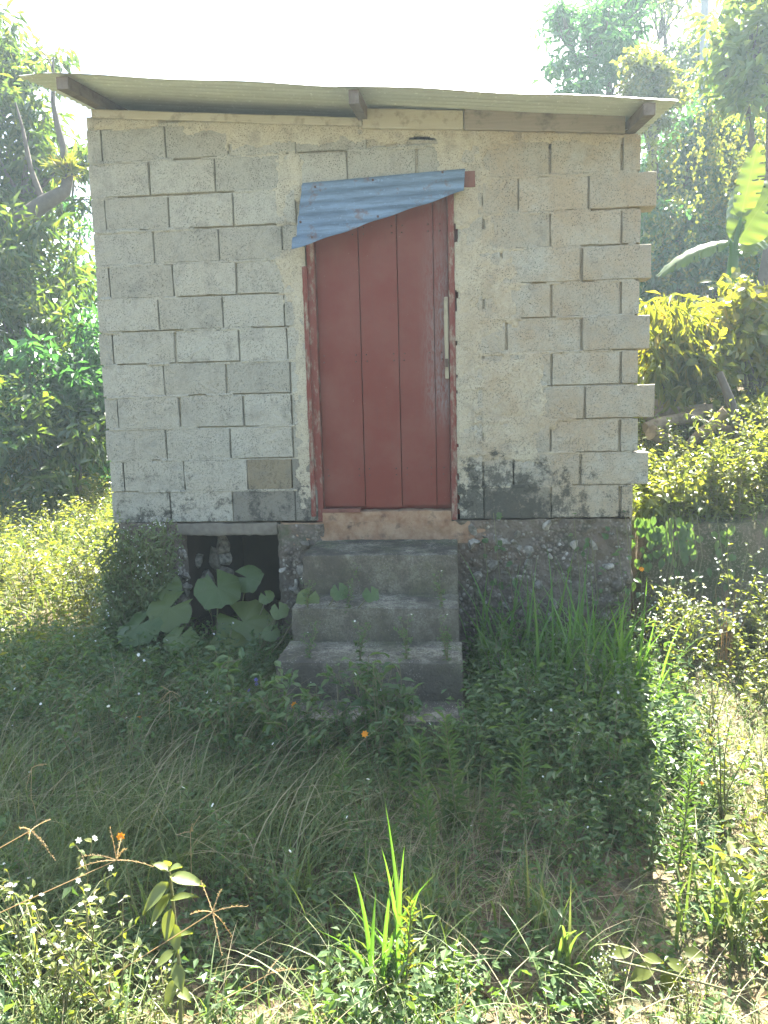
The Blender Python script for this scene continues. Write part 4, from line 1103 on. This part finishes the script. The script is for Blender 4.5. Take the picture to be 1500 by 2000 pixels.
# shaded yard
many('broad', 'broadleaf_weed', 'broad leaved weed', 'weed', 'broad leaved weeds in the house shade', spots(46, (.2, 3.1), (-2.6, -.25), .45, .85, lambda x, y: clear(x, y) and (x > 2.2 or y > -1.9)))
mass('small', 'small_weeds', 'small weeds dotted through the shaded yard', 'weeds', spots(60, (-.2, 3.2), (-2.7, -.2), .6, 1.15, clear))
many('whitetop', 'white_flowered_weed', 'slender white flowered weed', 'weed', 'white flowered weeds round the steps', spots(26, (.5, 3.1), (-1.9, -.2), .7, 1.05, clear))
many('feather', 'feathery_weed', 'upright feathery weed', 'weed', 'feathery weeds in the middle of the yard', [(x, y, s, r) for x, y, s, r in ((1.98, -2.0, .9, 1), (2.08, -2.15, 1.0, 2), (2.20, -2.05, 1.05, 3), (2.32, -2.2, .9, .5), (2.12, -2.35, .8, 4), (2.42, -2.1, .8, 5), (2.5, -1.75, 1.0, 2.2), (1.75, -2.1, .8, 1.2), (2.95, -2.3, .9, .3), (2.0, -2.5, .7, 2.8))])
many('clump', 'tall_grass_clump', 'bright green grass clump', 'grass clump', 'tall grass clumps right of the steps', [(2.42, -.42, 1.15, 0), (2.62, -.55, 1.1, 1), (2.82, -.6, 1.2, 2), (2.98, -.75, 1.15, 3), (2.7, -.9, 1.05, 4), (3.08, -.95, 1.0, 5), (2.5, -.8, .8, 2.5), (2.9, -1.05, .95, .7)])
mass('tuft', 'grass_tufts', 'loose grass tufts in the shaded yard', 'grass', spots(70, (-1.0, 3.1), (-3.0, -.2), .6, 1.1, clear))
many('broad', 'broadleaf_weed', 'broad leaved weed', 'weed', 'broad leaved weeds in the house shade', [(rng.uniform(1.15, 2.1), rng.uniform(-1.8, -1.46), rng.uniform(.7, 1.35), rng.uniform(0, 6)) for _ in range(26)])
for (x, y, z) in ((1.40, -.80, -.342), (1.62, -.81, -.342), (2.12, -.80, -.342), (1.45, -1.10, -.522), (1.72, -1.14, -.522), (1.95, -1.12, -.522), (2.15, -1.13, -.522), (1.50, -1.38, -.715), (1.8, -1.39, -.715), (1.68, -.50, -.342)):
    place('crack_weed', 'small weed rooted in a crack of the concrete steps', 'weed', K['small'][int(x*37) % 3], (x, y, z-.01), 'small weeds growing on the steps', x*40, random.uniform(.45, .8), .1)
# sunny strip on the right
many('sun', 'flowering_weed', 'sunlit branching weed with pale flowers', 'weed', 'sunlit flowering weeds along the right bank', spots(24, (3.15, 4.5), (-2.6, .15), .6, 1.15))
many('sunleaf', 'leafy_weed', 'sunlit leafy weed', 'weed', 'sunlit leafy weeds right of the house', spots(26, (2.95, 4.6), (-2.9, .2), .35, .8, lambda x, y: x > 2.9+.22*(y+2.4) and not (-2.3 < y < -.6 and x < 3.7)) + spots(30, (3.5, 5.2), (.45, 1.6), .4, .8) + spots(12, (3.4, 4.6), (-.35, .08), .6, 1.0) + spots(16, (3.45, 4.9), (.45, .95), .9, 1.35))
# sunny field on the left
K['field'] = [mk_weed('w', .5, 6, 15, .055, .022, 'sunweed', 180+i, LEAF2, 8, 'white', .45, fsize=.010) for i in range(4)]
mass('field', 'field_weeds', 'tangle of sunlit weeds in the bright field left of the house', 'weeds', spots(150, (-5.2, -.12), (-.9, 7.5), .6, 1.2))

# ---- single plants near the camera
def stand(u, v, y):
    p = atY(u, v, y); z = gnd(p[0], y); return (p[0], y, z), p[2]-z
def single(name, label, cat, parts, u, v, y, h, rz=0, group=None):
    loc, hh = stand(u, v, y); return place(name, label, cat, parts, loc, group, rz, hh/h)
loc, hh = stand(330, 1690, -3.1)
root = thing('broadleaf_seedling', 'upright sunlit plant with large smooth leaves in the lower left foreground', 'plant', loc)
m = MB(); pts = np.array([(0, 0, -.02), (.01, 0, hh*.4), (0, .01, hh*.8), (0, 0, hh)]); tube(m, pts, [.005, .0045, .004, .002], 6); m.build('stem', M['stem'], root, smooth=True)
for i, (z, dx, dy, dz, L, w) in enumerate(((.97, .5, -.3, .5, .055, .03), (.97, -.5, -.2, .5, .05, .028), (.93, .9, -.1, .05, .095, .042), (.9, -.7, -.35, -.5, .10, .05), (.84, -.35, -.5, -.35, .085, .03),
        (.8, .75, -.3, .55, .09, .026), (.76, -.1, -.6, -.75, .08, .036), (.68, .3, -.5, -.7, .075, .032), (.6, .75, -.2, .5, .06, .022), (.52, -.6, -.5, -.2, .06, .03), (.45, .4, -.6, -.5, .07, .034), (.36, -.3, -.6, -.6, .07, .034), (.3, .5, -.4, .1, .06, .03), (.99, 0, -.4, .8, .045, .02))):
    mm = MB(); leaves(mm, [(0, 0, hh*z)], [(dx, dy, dz)], [(0, -.25, 1)], L, w, _ovate(6, droop=.3)); mm.build('leaf', M['sunweed'], root, smooth=True)
# sunlit grass clump in the middle foreground
loc, hh = stand(752, 1690, -2.92)
gm = MB(); tips = [(752, 1567), (745, 1655), (848, 1708), (628, 1820), (680, 1770), (720, 1800), (790, 1650), (700, 1930), (822, 1735), (660, 1850), (735, 1735), (600, 1880), (770, 1700), (690, 1700)]
root = thing('grass_clump', 'bright backlit grass clump with long blades in the centre foreground', 'grass clump', loc)
for i, (u, v) in enumerate(tips):
    e = atY(u, v, -2.92+random.uniform(-.12, .12))-np.array(loc); b0 = np.array([random.uniform(-.05, .05), random.uniform(-.05, .05), -.02])
    t = np.linspace(0, 1, 9); c = b0+(e-b0)*t[:, None]; out = (e-b0)*np.array([1, 1, 0]); c = c-out*((t*(1-t))*.9)[:, None]+np.array([0, 0, .10*hh])*(t*(1-t)*4*.5)[:, None]
    w = (.013+.004*random.random())*np.minimum(1, .4+t*2)*(1-t**2.4)*.5
    sd = unit(np.array([1, random.uniform(-.5, .5), random.uniform(-.2, .4)])) 
    sd = unit(sd-unit(e-b0)*np.dot(sd, unit(e-b0)))
    P = np.stack([c-sd*w[:, None], c+np.array([0, .003, -.002])*1.0, c+sd*w[:, None]], 1)
    mm = MB(); grid(mm, P); mm.build('blade', M['tallgrass'], root, smooth=True)
single('feathery_seedling', 'bright green feathery plant top inside the central grass clump', 'plant', mk_feather(.36, 301, 'sunweed', .055), 782, 1765, -2.98, .36)
# finger spiked grasses
SG = (((-60, 1690), (60, 1622), -3.05, 5, 'finger spiked grass head at the far left of the foreground'),
      ((-40, 1800), (228, 1680), -3.1, 6, 'finger spiked grass leaning over the lower left weeds'),
      ((220, 1905), (415, 1782), -3.15, 6, 'finger spiked grass with upright spike right of the broad leaved seedling'),
      ((370, 1990), (520, 1905), -3.05, 4, 'low reddish finger spiked grass at the bottom edge'),
      ((375, 1760), (372, 1625), -2.6, 4, 'small pale finger spiked grass head in the shade edge'),
      ((60, 1560), (62, 1500), -2.4, 3, 'thin spiked grass stalk at the left edge of the shade'),
      ((330, 1400), (332, 1350), -1.6, 5, 'finger spiked grass head in the shade below the squash leaves'),
      ((880, 1990), (905, 1960), -3.08, 3, 'short spiked grass at the bottom centre edge'))
for i, (a, b, y, k_, lab) in enumerate(SG):
    pa, pb = atY(*a, y), atY(*b, y); bx = pa[0]-(.05 if i not in (4, 5, 6) else 0); loc = (bx, y+.05, gnd(bx, y+.05))
    pts = np.array([(0, 0, -.01), (pa-np.array(loc))*np.array([.6, .6, .9]), pa-np.array(loc), pb-np.array(loc)])
    place('spiked_grass', lab, 'grass', mk_seedgrass(pts, k_, 400+i, (.12 if i in (1, 2) else .085)*.9), loc)
# white flowered weeds of the lower left corner and right corner
for i, (u, v, y, lab) in enumerate(((40, 1690, -2.98, 'pale flowered weed in the lower left corner beside the picture edge'), (150, 1650, -3.03, 'slender knobby stemmed weed with round buds at lower left'),
        (110, 1760, -3.13, 'white flowered weed left of the leafy seedling'), (210, 1745, -3.13, 'bushy white flowered weed next to the leafy seedling'), (30, 1830, -3.05, 'low white flowered weed at the bottom left corner'),
        (130, 1880, -3.1, 'low leafy white flowered weed at the bottom left'), (300, 1880, -3.1, 'bright low weed below the leafy seedling'), (250, 1930, -3.15, 'short white flowered weed at the bottom edge'))):
    single('white_flowered_weed', lab, 'weed', mk_weed('w', .5, 4, 11, .055, .026, 'sunweed', 500+i, LEAF4, 9, 'white', .4, fsize=.010), u, v, y, .5, i*1.3, 'white flowered weeds in the lower left corner')
for i, (u, v, y, lab) in enumerate(((1190, 1850, -2.95, 'dry budding weed at the bottom right of the shade'), (1450, 1800, -2.75, 'tall sunlit weed with broad leaves at the lower right edge'), (1350, 1880, -3.0, 'leaning white flowered weed in the lower right corner'),
        (1480, 1560, -2.2, 'tall leafy sunlit weed at the right edge'), (1420, 1480, -2.0, 'tall thin sunlit weed near the shadow edge'), (1340, 1120, -.35, 'tall branching weed with round flower heads before the bank'),
        (1440, 1060, -.2, 'tallest branching weed with pale flower heads before the bank'), (1390, 1380, -1.5, 'sunlit weed with fine branching flower heads right of the shadow'), (1310, 1160, -.6, 'white leaved weed tip catching the sun by the shadow edge'))):
    single('branching_weed', lab, 'weed', mk_weed('w', .7, 5, 11, .06, .028, 'sunweed', 520+i, LEAF4, 22, 'white', .3, fsize=.009, top=.25), u, v, y, .7, i*1.1, 'branching weeds in the sun on the right')
loc, hh = stand(1420, 1130, -.4)
place('dry_stalks', 'bundle of dry orange brown stalks among the right weeds', 'dry stalks', [('blades', (lambda: (lambda m: (blades(m, np.c_[rng.normal(0, .02, (14, 2)), np.zeros(14)], rng.uniform(0, 6, 14), hh*rng.uniform(.6, 1.05, 14), .12*rng.uniform(.2, 1, 14), .006, 5), m.mesh('blades', M['drystem']))[1])(MB()))())], loc)
# bean like vine in the lower right
loc, hh = stand(1290, 1880, -2.9)
root = thing('bean_vine', 'trailing vine with three lobed green leaves in the lower right', 'vine', loc)
mm = MB(); tube(mm, np.array([(.3, .1, 0), (.2, 0, hh*.4), (0, 0, hh*.8), (-.12, 0, hh)]), .003, 5); mm.build('stem', M['stem'], root, smooth=True)
for i, (u, v, L, dx, dz) in enumerate(((1225, 1858, .07, -.9, .1), (1262, 1870, .06, .5, .2), (1270, 1890, .085, -.8, -.2), (1310, 1880, .07, .8, -.1), (1300, 1900, .10, .25, -.9), (1340, 1860, .07, .8, .2), (1330, 1905, .06, .9, -.3), (1410, 1905, .10, .9, -.3), (1460, 1930, .09, .7, -.6), (1395, 1960, .09, .1, -.9))):
    c = atY(u, v, -2.9+.02*i)-np.array(loc)
    ml = MB(); leaves(ml, [c], [(dx, -.4, dz)], [(0, -.55, .8)], L*.8, L*.5, LEAFH); ml.build('leaf', M['shrub'], root, smooth=True)
# orange blossoms
def blossom(u, v, y, lab, mat='orange', sz=.017, nm='orange_flower', cat='flower'):
    p_ = atY(u, v, y); z = gnd(p_[0], y); root = thing(nm, lab, cat, (p_[0], y, z)); c = p_-np.array([p_[0], y, z])
    m = MB(); tube(m, np.array([(.02, .02, -.01), (.01, .01, c[2]*.6), c+np.array([0, .004, 0])]), .0018, 5); m.build('stem', M['stem'], root)
    n_ = 7; th = np.arange(n_)*2*math.pi/n_; nr = unit(np.array([random.uniform(-.3, .3), -.8, .6])); x_ = unit(np.cross(nr, [0, 0, 1.])); y_ = np.cross(nr, x_)
    m = MB(); leaves(m, np.repeat(c[None], n_, 0), np.cos(th)[:, None]*x_+np.sin(th)[:, None]*y_+.35*nr, nr, sz, sz*.75, LEAF4); m.build('petals', M[mat], root)
blossom(575, 1377, -1.5, 'orange flower in the shade just left of the bottom step')
blossom(713, 1434, -1.75, 'orange flower in the shade in front of the bottom step')
blossom(1253, 1112, -.30, 'orange flower on the vine at the right wall corner')
blossom(236, 1634, -2.75, 'small orange yellow flower among the lower left grass', sz=.014)
blossom(272, 1400, -1.5, 'tiny faded orange flower in the shaded grass on the left', sz=.012)
blossom(1370, 1530, -2.0, 'small orange bud among the sunny right weeds', sz=.009)
loc, hh = stand(490, 1325, -1.0)
place('violet_flower', 'spike of small violet flowers left of the lower steps', 'flower', mk_weed('w', hh, 1, 8, .05, .02, 'weed', 600, LEAF2, 14, 'purple', fsize=.012), loc)
# vines with heart shaped leaves hanging on the bank at the corner of the house
root = thing('heart_leaf_vine', 'vine with heart shaped leaves hanging at the right foot of the wall', 'vine', (3.42, .1, -.1))
ms, ml = MB(), MB()
for i in range(122):
    u, v = (rng.uniform(1236, 1345), 1010+abs(rng.normal(0, 75))) if i < 90 else (rng.uniform(1330, 1500), 1025+abs(rng.normal(0, 110))); c = atY(u, v, .19+rng.uniform(-.03, .02))-np.array([3.42, .1, -.1])
    leaves(ml, [c], [(rng.normal(0, .4), -.35, -1)], [(rng.normal(0, .25), -1, .35)], rng.uniform(.035, .065), rng.uniform(.03, .055), LEAFH)
for i in range(8):
    c = np.array([rng.uniform(-.12, .35), -.05, .1]); tube(ms, [c, c+np.array([.03, -.03, -.25]), c+np.array([-.02, .0, -.6])], .0025, 4)
ms.build('stem', M['stem'], root); ml.build('foliage', M['weed'], root)['kind'] = 'stuff'
root = thing('creeper', 'creeper climbing the rubble foundation right of the steps', 'vine', (2.45, -.05, -.55))
ms, ml = MB(), MB()
for (x, z) in ((2.42, .05), (2.36, -.12), (2.5, -.2), (2.9, .0), (3.0, -.1), (3.15, -.05), (3.2, .02)):
    k_ = 14; t = np.linspace(0, 1, k_)[:, None]; e = np.array([x-2.45, -.02, z+.55]); b0 = np.array([x-2.45+.08, -.12, -.35]); q = b0+(e-b0)*t+rng.normal(0, .025, (k_, 3))
    tube(ms, b0+(e-b0)*np.linspace(0, 1, 5)[:, None], .002, 4)
    leaves(ml, q, unit(rng.normal(0, 1, (k_, 3))+np.array([0, -.4, -.3])), np.array([0, -.8, .7])+.3*rng.normal(0, 1, (k_, 3)), rng.uniform(.03, .065, k_), rng.uniform(.022, .042, k_), LEAF4)
ms.build('stem', M['stem'], root); ml.build('foliage', M['weed'], root)['kind'] = 'stuff'

# ---- right hand bank: shrub, vine mound, logs, dead stick, concrete ruin
def shrub(name, label, cl, nper, L, Wd, mat, base, tpl=LEAF2, droop=.8, cat='shrub', stems=18, spread=.16):
    root = thing(name, label, cat, base); b = np.asarray(base, float)
    m = MB()
    for c in cl[:stems]: limb(m, (rng.normal(0, .05), rng.normal(0, .05), -.05), np.asarray(c)-b, .016, .005, 5, 6, .1)
    m.build('stem', M['bark'], root)
    m = MB(); foliage(m, np.asarray(cl)-b, nper, spread, L, Wd, droop, tpl); m.build('foliage', M[mat], root)['kind'] = 'stuff'
    return root
def pix_cl(n, u0, u1, v0, v1, D0, D1, carve=.4, seed=0):
    o = []
    while len(o) < n:
        u, v, D = rng.uniform(u0, u1), rng.uniform(v0, v1), rng.uniform(D0, D1)
        if float(fbm(u/60, v/60, 0, seed, 2)) > carve: o.append(atD(u, v, D))
    rng.shuffle(o); return np.array(o)
shrub('lance_leaved_shrub', 'sunlit yellow green shrub with narrow drooping leaves behind the wall end', np.vstack([pix_cl(95, 1250, 1360, 590, 790, 6.6, 7.8, .33, 4), pix_cl(60, 1290, 1430, 610, 720, 6.8, 7.6, .4, 5)]), 15, .16, .034, 'shrub', below(1310, 820, 7.4))
shrub('vine_mound', 'mound of bright heart leaved vine at the right edge below the banana', np.vstack([pix_cl(120, 1415, 1530, 545, 720, 6.7, 7.6, .36, 6), pix_cl(60, 1350, 1520, 690, 810, 6.6, 7.2, .42, 8)]), 16, .075, .06, 'shrub', below(1470, 830, 7.3), LEAFH, .5, 'vine', 12)
shrub('low_bush', 'low sunlit bush on the bank right of the log pile', pix_cl(75, 1400, 1530, 790, 960, 6.0, 6.6, .4, 9), 20, .05, .026, 'sunweed', below(1470, 960, 6.3), LEAF2, .3, 'bush', 14)
shrub('creeping_plant', 'sunlit creeping plant spilling over the edge of the bank', pix_cl(120, 1248, 1440, 935, 1035, 5.3, 6.0, .33, 10), 20, .06, .036, 'sunweed', below(1340, 1010, 5.7), LEAF4, .5, 'plant', 10, .09)  # pale because sunlight is put into its leaf colour
shrub('weedy_growth', 'loose weeds in front of the dark hollow by the log pile', pix_cl(26, 1270, 1400, 880, 950, 5.9, 6.3, .3, 11), 16, .06, .026, 'sunweed', below(1330, 960, 6.0), LEAF4, .3, 'weeds', 10)
LG = (((1262, 838), (1365, 808), 6.5, .052, 'split pale log on top of the pile by the wall'), ((1255, 815), (1395, 795), 6.8, .045, 'thin log lying across the back of the pile'), ((1270, 845), (1330, 880), 6.2, .055, 'short yellowish log slanting down at the front of the pile'),
      ((1350, 870), (1420, 800), 6.3, .045, 'dark log leaning up to the right'), ((1395, 835), (1450, 860), 6.4, .045, 'log with pale cut side at the right of the pile'), ((1250, 790), (1330, 805), 6.9, .05, 'brown log half hidden behind the wall end'))
for i, (a, b, D, r_, lab) in enumerate(LG):
    pa, pb = atD(*a, D), atD(*b, D+.15*(-1)**i); c = (pa+pb)/2
    m = MB(); t = np.linspace(0, 1, 9)[:, None]; pts = pa-c+(pb-pa)*t+.012*np.stack([np.sin(t[:, 0]*9+i), np.cos(t[:, 0]*7), np.sin(t[:, 0]*5)], -1)
    tube(m, pts, r_*(1+.12*np.sin(np.linspace(0, 9, 9)+i)), 10); o = m.build('log', M['log'], smooth=True, loc=tuple(c)); tag(o, lab, 'log', 'logs heaped beside the right wall end')
pts = np.array([atD(u, v, D) for u, v, D in ((1452, 960, 6.15), (1448, 900, 6.15), (1440, 830, 6.2), (1425, 780, 6.2), (1405, 728, 6.25))]); c = pts[0]
m = MB(); tube(m, pts-c, [.05, .046, .042, .036, .026], 9); tube(m, [pts[2]-c, pts[2]-c+np.array([.10, .05, .12])], [.02, .012], 6)
tag(m.build('dead_stump_pole', M['bark'], smooth=True, loc=tuple(c)), 'dark dead stem standing upright behind the log pile', 'dead tree')
a = atD(1395, 700, 8.3)
m = MB(); rough_box(m, -.85, .95, -.1, .1, -1.6, .42, 88, .02, .06, .04)
o = m.build('ruined_wall', M['sheetrock'], smooth=True, loc=(a[0], a[1], a[2])); o.rotation_euler = (0, 0, -.3)
tag(o, 'grey concrete remnant glimpsed behind the sunlit shrub', 'wall')
m = MB(); 
for (u, v, D, s_) in ((1290, 905, 6.35, .22), (1330, 925, 6.3, .16)):
    pass
rk = bpy.data.objects.new('boulder', with_mat(SM[6], M['rock'])); COL.objects.link(rk); rk.location = tuple(atD(1410, 1230, 5.2)); rk.scale = (.5, .35, .32)
tag(rk, 'grey stone lying in front of the right bank behind weeds', 'rock')

# ------------------------------------------------------------------ ground cover nobody could count
mb = MB(); ms = MB()
def scatter(n, xr, yr, dens):
    x = rng.uniform(*xr, n*3); y = rng.uniform(*yr, n*3)
    k = rng.uniform(0, 1, n*3) < dens(x, y)
    x, y = x[k][:n], y[k][:n]; return np.c_[x, y, H(x, y)-.01]
def outside(x, y): return ~((x > 1.2) & (x < 2.28) & (y > -1.40)) & ~((x > -.02) & (x < 3.3) & (y > -.07))
pat = lambda x, y, s: sstep(.36, .62, fbm(x*1.4, y*1.4, 0, s, 4))
def yd(x, y): return outside(x, y)*(.25+.75*pat(x, y, 91))*np.where((x > 2.2) & (y < -2.1), .25, 1)
P = scatter(26000, (-1.6, 3.3), (-3.5, 0), yd); n = len(P)
hg = rng.uniform(.08, .34, n)*np.where(P[:, 0] < 1.3, 1.3, .95)*np.where(P[:, 1] < -2.6, .7, 1)*np.where((P[:, 0] > 2.2) & (P[:, 1] < -2.1), .4, 1)
blades(mb, P, rng.uniform(0, 6.28, n), hg, hg*rng.uniform(.2, 1.3, n), rng.uniform(.0025, .006, n), 4)
# long arching grass on the left, combed to the right
P = scatter(5200, (-1.2, 1.7), (-2.9, -.7), lambda x, y: outside(x, y)*pat(x, y, 14)); n = len(P)
blades(mb, P, rng.normal(.5, .8, n), rng.uniform(.2, .42, n), rng.uniform(.15, .5, n), rng.uniform(.003, .006, n), 6)
# short carpet lower right and sunny ground
P = scatter(25000, (1.0, 5.0), (-3.6, .2), lambda x, y: outside(x, y)*(.3+.7*pat(x, y, 66))); n = len(P)
hg = rng.uniform(.025, .11, n); blades(mb, P, rng.uniform(0, 6.28, n), hg, hg*rng.uniform(.3, 1.4, n), rng.uniform(.003, .006, n), 3)
P = scatter(240, (.3, 3.2), (-3.5, -2.75), lambda x, y: pat(x, y, 88)); n = len(P)
blades(mb, P, rng.uniform(0, 6.28, n), rng.uniform(.14, .38, n), rng.uniform(.08, .35, n), rng.uniform(.004, .008, n), 7)
# left field and the rest of the clearing
P = scatter(26000, (-7, -.05), (-1.2, 9), lambda x, y: .4+.6*pat(x, y, 31)); n = len(P)
hg = rng.uniform(.15, .5, n); blades(mb, P, rng.uniform(0, 6.28, n), hg, hg*rng.uniform(.2, 1.0, n), rng.uniform(.004, .010, n), 4)
P = scatter(9000, (3.35, 8), (.4, 7), lambda x, y: .4+.6*pat(x, y, 32)); n = len(P)
hg = rng.uniform(.08, .35, n); blades(mb, P, rng.uniform(0, 6.28, n), hg, hg*rng.uniform(.2, 1.0, n), rng.uniform(.004, .010, n), 4)
o = mb.build('grass', M['grass']); o['kind'] = 'stuff'; tag(o, 'rough grass covering the yard and the field', 'grass')
P = scatter(3000, (-1.4, 3.1), (-3.3, -.3), lambda x, y: outside(x, y)*np.where(y < -2.55, .22, 1)*sstep(.45, .62, fbm(x*1.9, y*1.9, 0, 55, 3))); n = len(P)
blades(ms, P, rng.normal(.4, 1.0, n), rng.uniform(.08, .34, n), rng.uniform(.1, .45, n), rng.uniform(.0018, .0036, n), 6)
P = scatter(800, (-1.2, 1.7), (-2.5, -.9), lambda x, y: outside(x, y)*1.0); n = len(P)
blades(ms, P, rng.normal(.5, .7, n), rng.uniform(.3, .58, n), rng.uniform(.3, .7, n), rng.uniform(.003, .005, n), 7)
P = scatter(700, (1.95, 2.6), (-2.1, -1.45), lambda x, y: outside(x, y)*1.0); n = len(P)
blades(ms, P, rng.normal(.7, .5, n), rng.uniform(.1, .25, n), rng.uniform(.2, .45, n), rng.uniform(.002, .0035, n), 6)
o = ms.build('dry_grass', M['straw']); o['kind'] = 'stuff'; tag(o, 'dry straw coloured grass bent over the shaded yard', 'dry grass')
# low leafy undergrowth
m = MB(); mst = MB()
def sprigs(m, P, h, k, L, Wd):
    n = len(P); c = np.repeat(P, k, 0); t = np.tile(np.linspace(.15, 1, k), n); hh = np.repeat(h, k)
    ln = np.repeat(rng.normal(0, .25, (n, 2)), k, 0)
    q = c.copy(); q[:, 2] += t*hh+.01; q[:, :2] += ln*(t*hh)[:, None]+rng.normal(0, .012, (n*k, 2))
    D = np.c_[rng.normal(0, 1, (n*k, 2)), rng.uniform(-.4, .7, n*k)]
    sz = rng.uniform(.6, 1.2, n*k)*np.repeat(rng.uniform(.7, 1.3, n), k)
    leaves(m, q, D, np.array([0, 0, 1.0])+.45*rng.normal(0, 1, (n*k, 3)), L*sz, Wd*sz)
P = scatter(2600, (-1.2, 3.2), (-3.2, -.1), lambda x, y: outside(x, y)*pat(x, y, 17)*np.where((x > 2.2) & (y < -2.1), .3, 1)); sprigs(m, P, rng.uniform(.05, .26, len(P)), 11, .034, .017)
P = scatter(1000, (.6, 3.1), (-3.5, -2.0), lambda x, y: (.25+.75*pat(x, y, 77))*np.where(y < -2.8, .6, 1)); sprigs(m, P, rng.uniform(.03, .14, len(P)), 9, .032, .016)
P = scatter(900, (2.2, 3.25), (-1.9, -.1), lambda x, y: outside(x, y)*1.0); sprigs(m, P, rng.uniform(.1, .42, len(P)), 14, .045, .02)
P = scatter(1300, (-.9, 1.35), (-1.5, -.15), lambda x, y: outside(x, y)*1.0); sprigs(m, P, rng.uniform(.1, .36, len(P)), 13, .045, .021)
o = m.build('undergrowth', M['weed']); o['kind'] = 'stuff'; tag(o, 'low leafy undergrowth in the shade of the house', 'undergrowth')
m = MB()
P = scatter(4200, (-7, -.1), (-1.2, 9), lambda x, y: .3+.7*pat(x, y, 19)); sprigs(m, P, rng.uniform(.15, .55, len(P)), 14, .06, .026)
P = scatter(800, (2.95, 5.2), (-3.0, .25), lambda x, y: (x > 2.95+.22*(y+2.4))*(.1+.9*pat(x, y, 20))*np.where((y > -2.3) & (y < -.7) & (x < 3.6), .2, 1)); sprigs(m, P, rng.uniform(.06, .3, len(P)), 11, .045, .022)
P = scatter(2000, (3.4, 8), (.45, 7), lambda x, y: .3+.7*pat(x, y, 22)); sprigs(m, P, rng.uniform(.1, .4, len(P)), 12, .055, .027)
o = m.build('sunny_undergrowth', M['sunweed']); o['kind'] = 'stuff'; tag(o, 'sunlit leafy ground cover beside and behind the house', 'undergrowth')
m = MB()
P = scatter(9000, (-.5, 5), (-3.6, .2), lambda x, y: outside(x, y)*(.3+.7*pat(x, y, 41))); n = len(P); P[:, 2] += rng.uniform(.012, .03, n)
leaves(m, P, np.c_[rng.normal(0, 1, (n, 2)), rng.normal(0, .15, n)], np.array([0, 0, 1.0])+.4*rng.normal(0, 1, (n, 3)), rng.uniform(.015, .06, n), rng.uniform(.006, .02, n))
o = m.build('leaf_litter', M['litter']); o['kind'] = 'stuff'; tag(o, 'dry leaf litter on the bare soil of the yard', 'leaf litter')

# ------------------------------------------------------------------ air
hz = new_mat('thin_haze'); N = NT(hz)
v = N.n('ShaderNodeVolumePrincipled'); v.inputs['Color'].default_value = (.74, .93, 1, 1); v.inputs['Density'].default_value = HAZE; v.inputs['Anisotropy'].default_value = .35
o_ = N.n('ShaderNodeOutputMaterial'); N.l(v.outputs[0], o_.inputs['Volume'])
bpy.context.view_layer.update()
top_ = max((o.matrix_world @ Vector(c)).z for o in S.objects if o.type == 'MESH' for c in o.bound_box)+.5
m = MB(); box(m, -75, 85, -75, 135, -2, top_)  # air volume added to stand in for veiling glare of the lens
o = m.build('haze', hz); o['kind'] = 'stuff'; tag(o, 'thin haze added over the whole yard for a pale veil', 'haze')
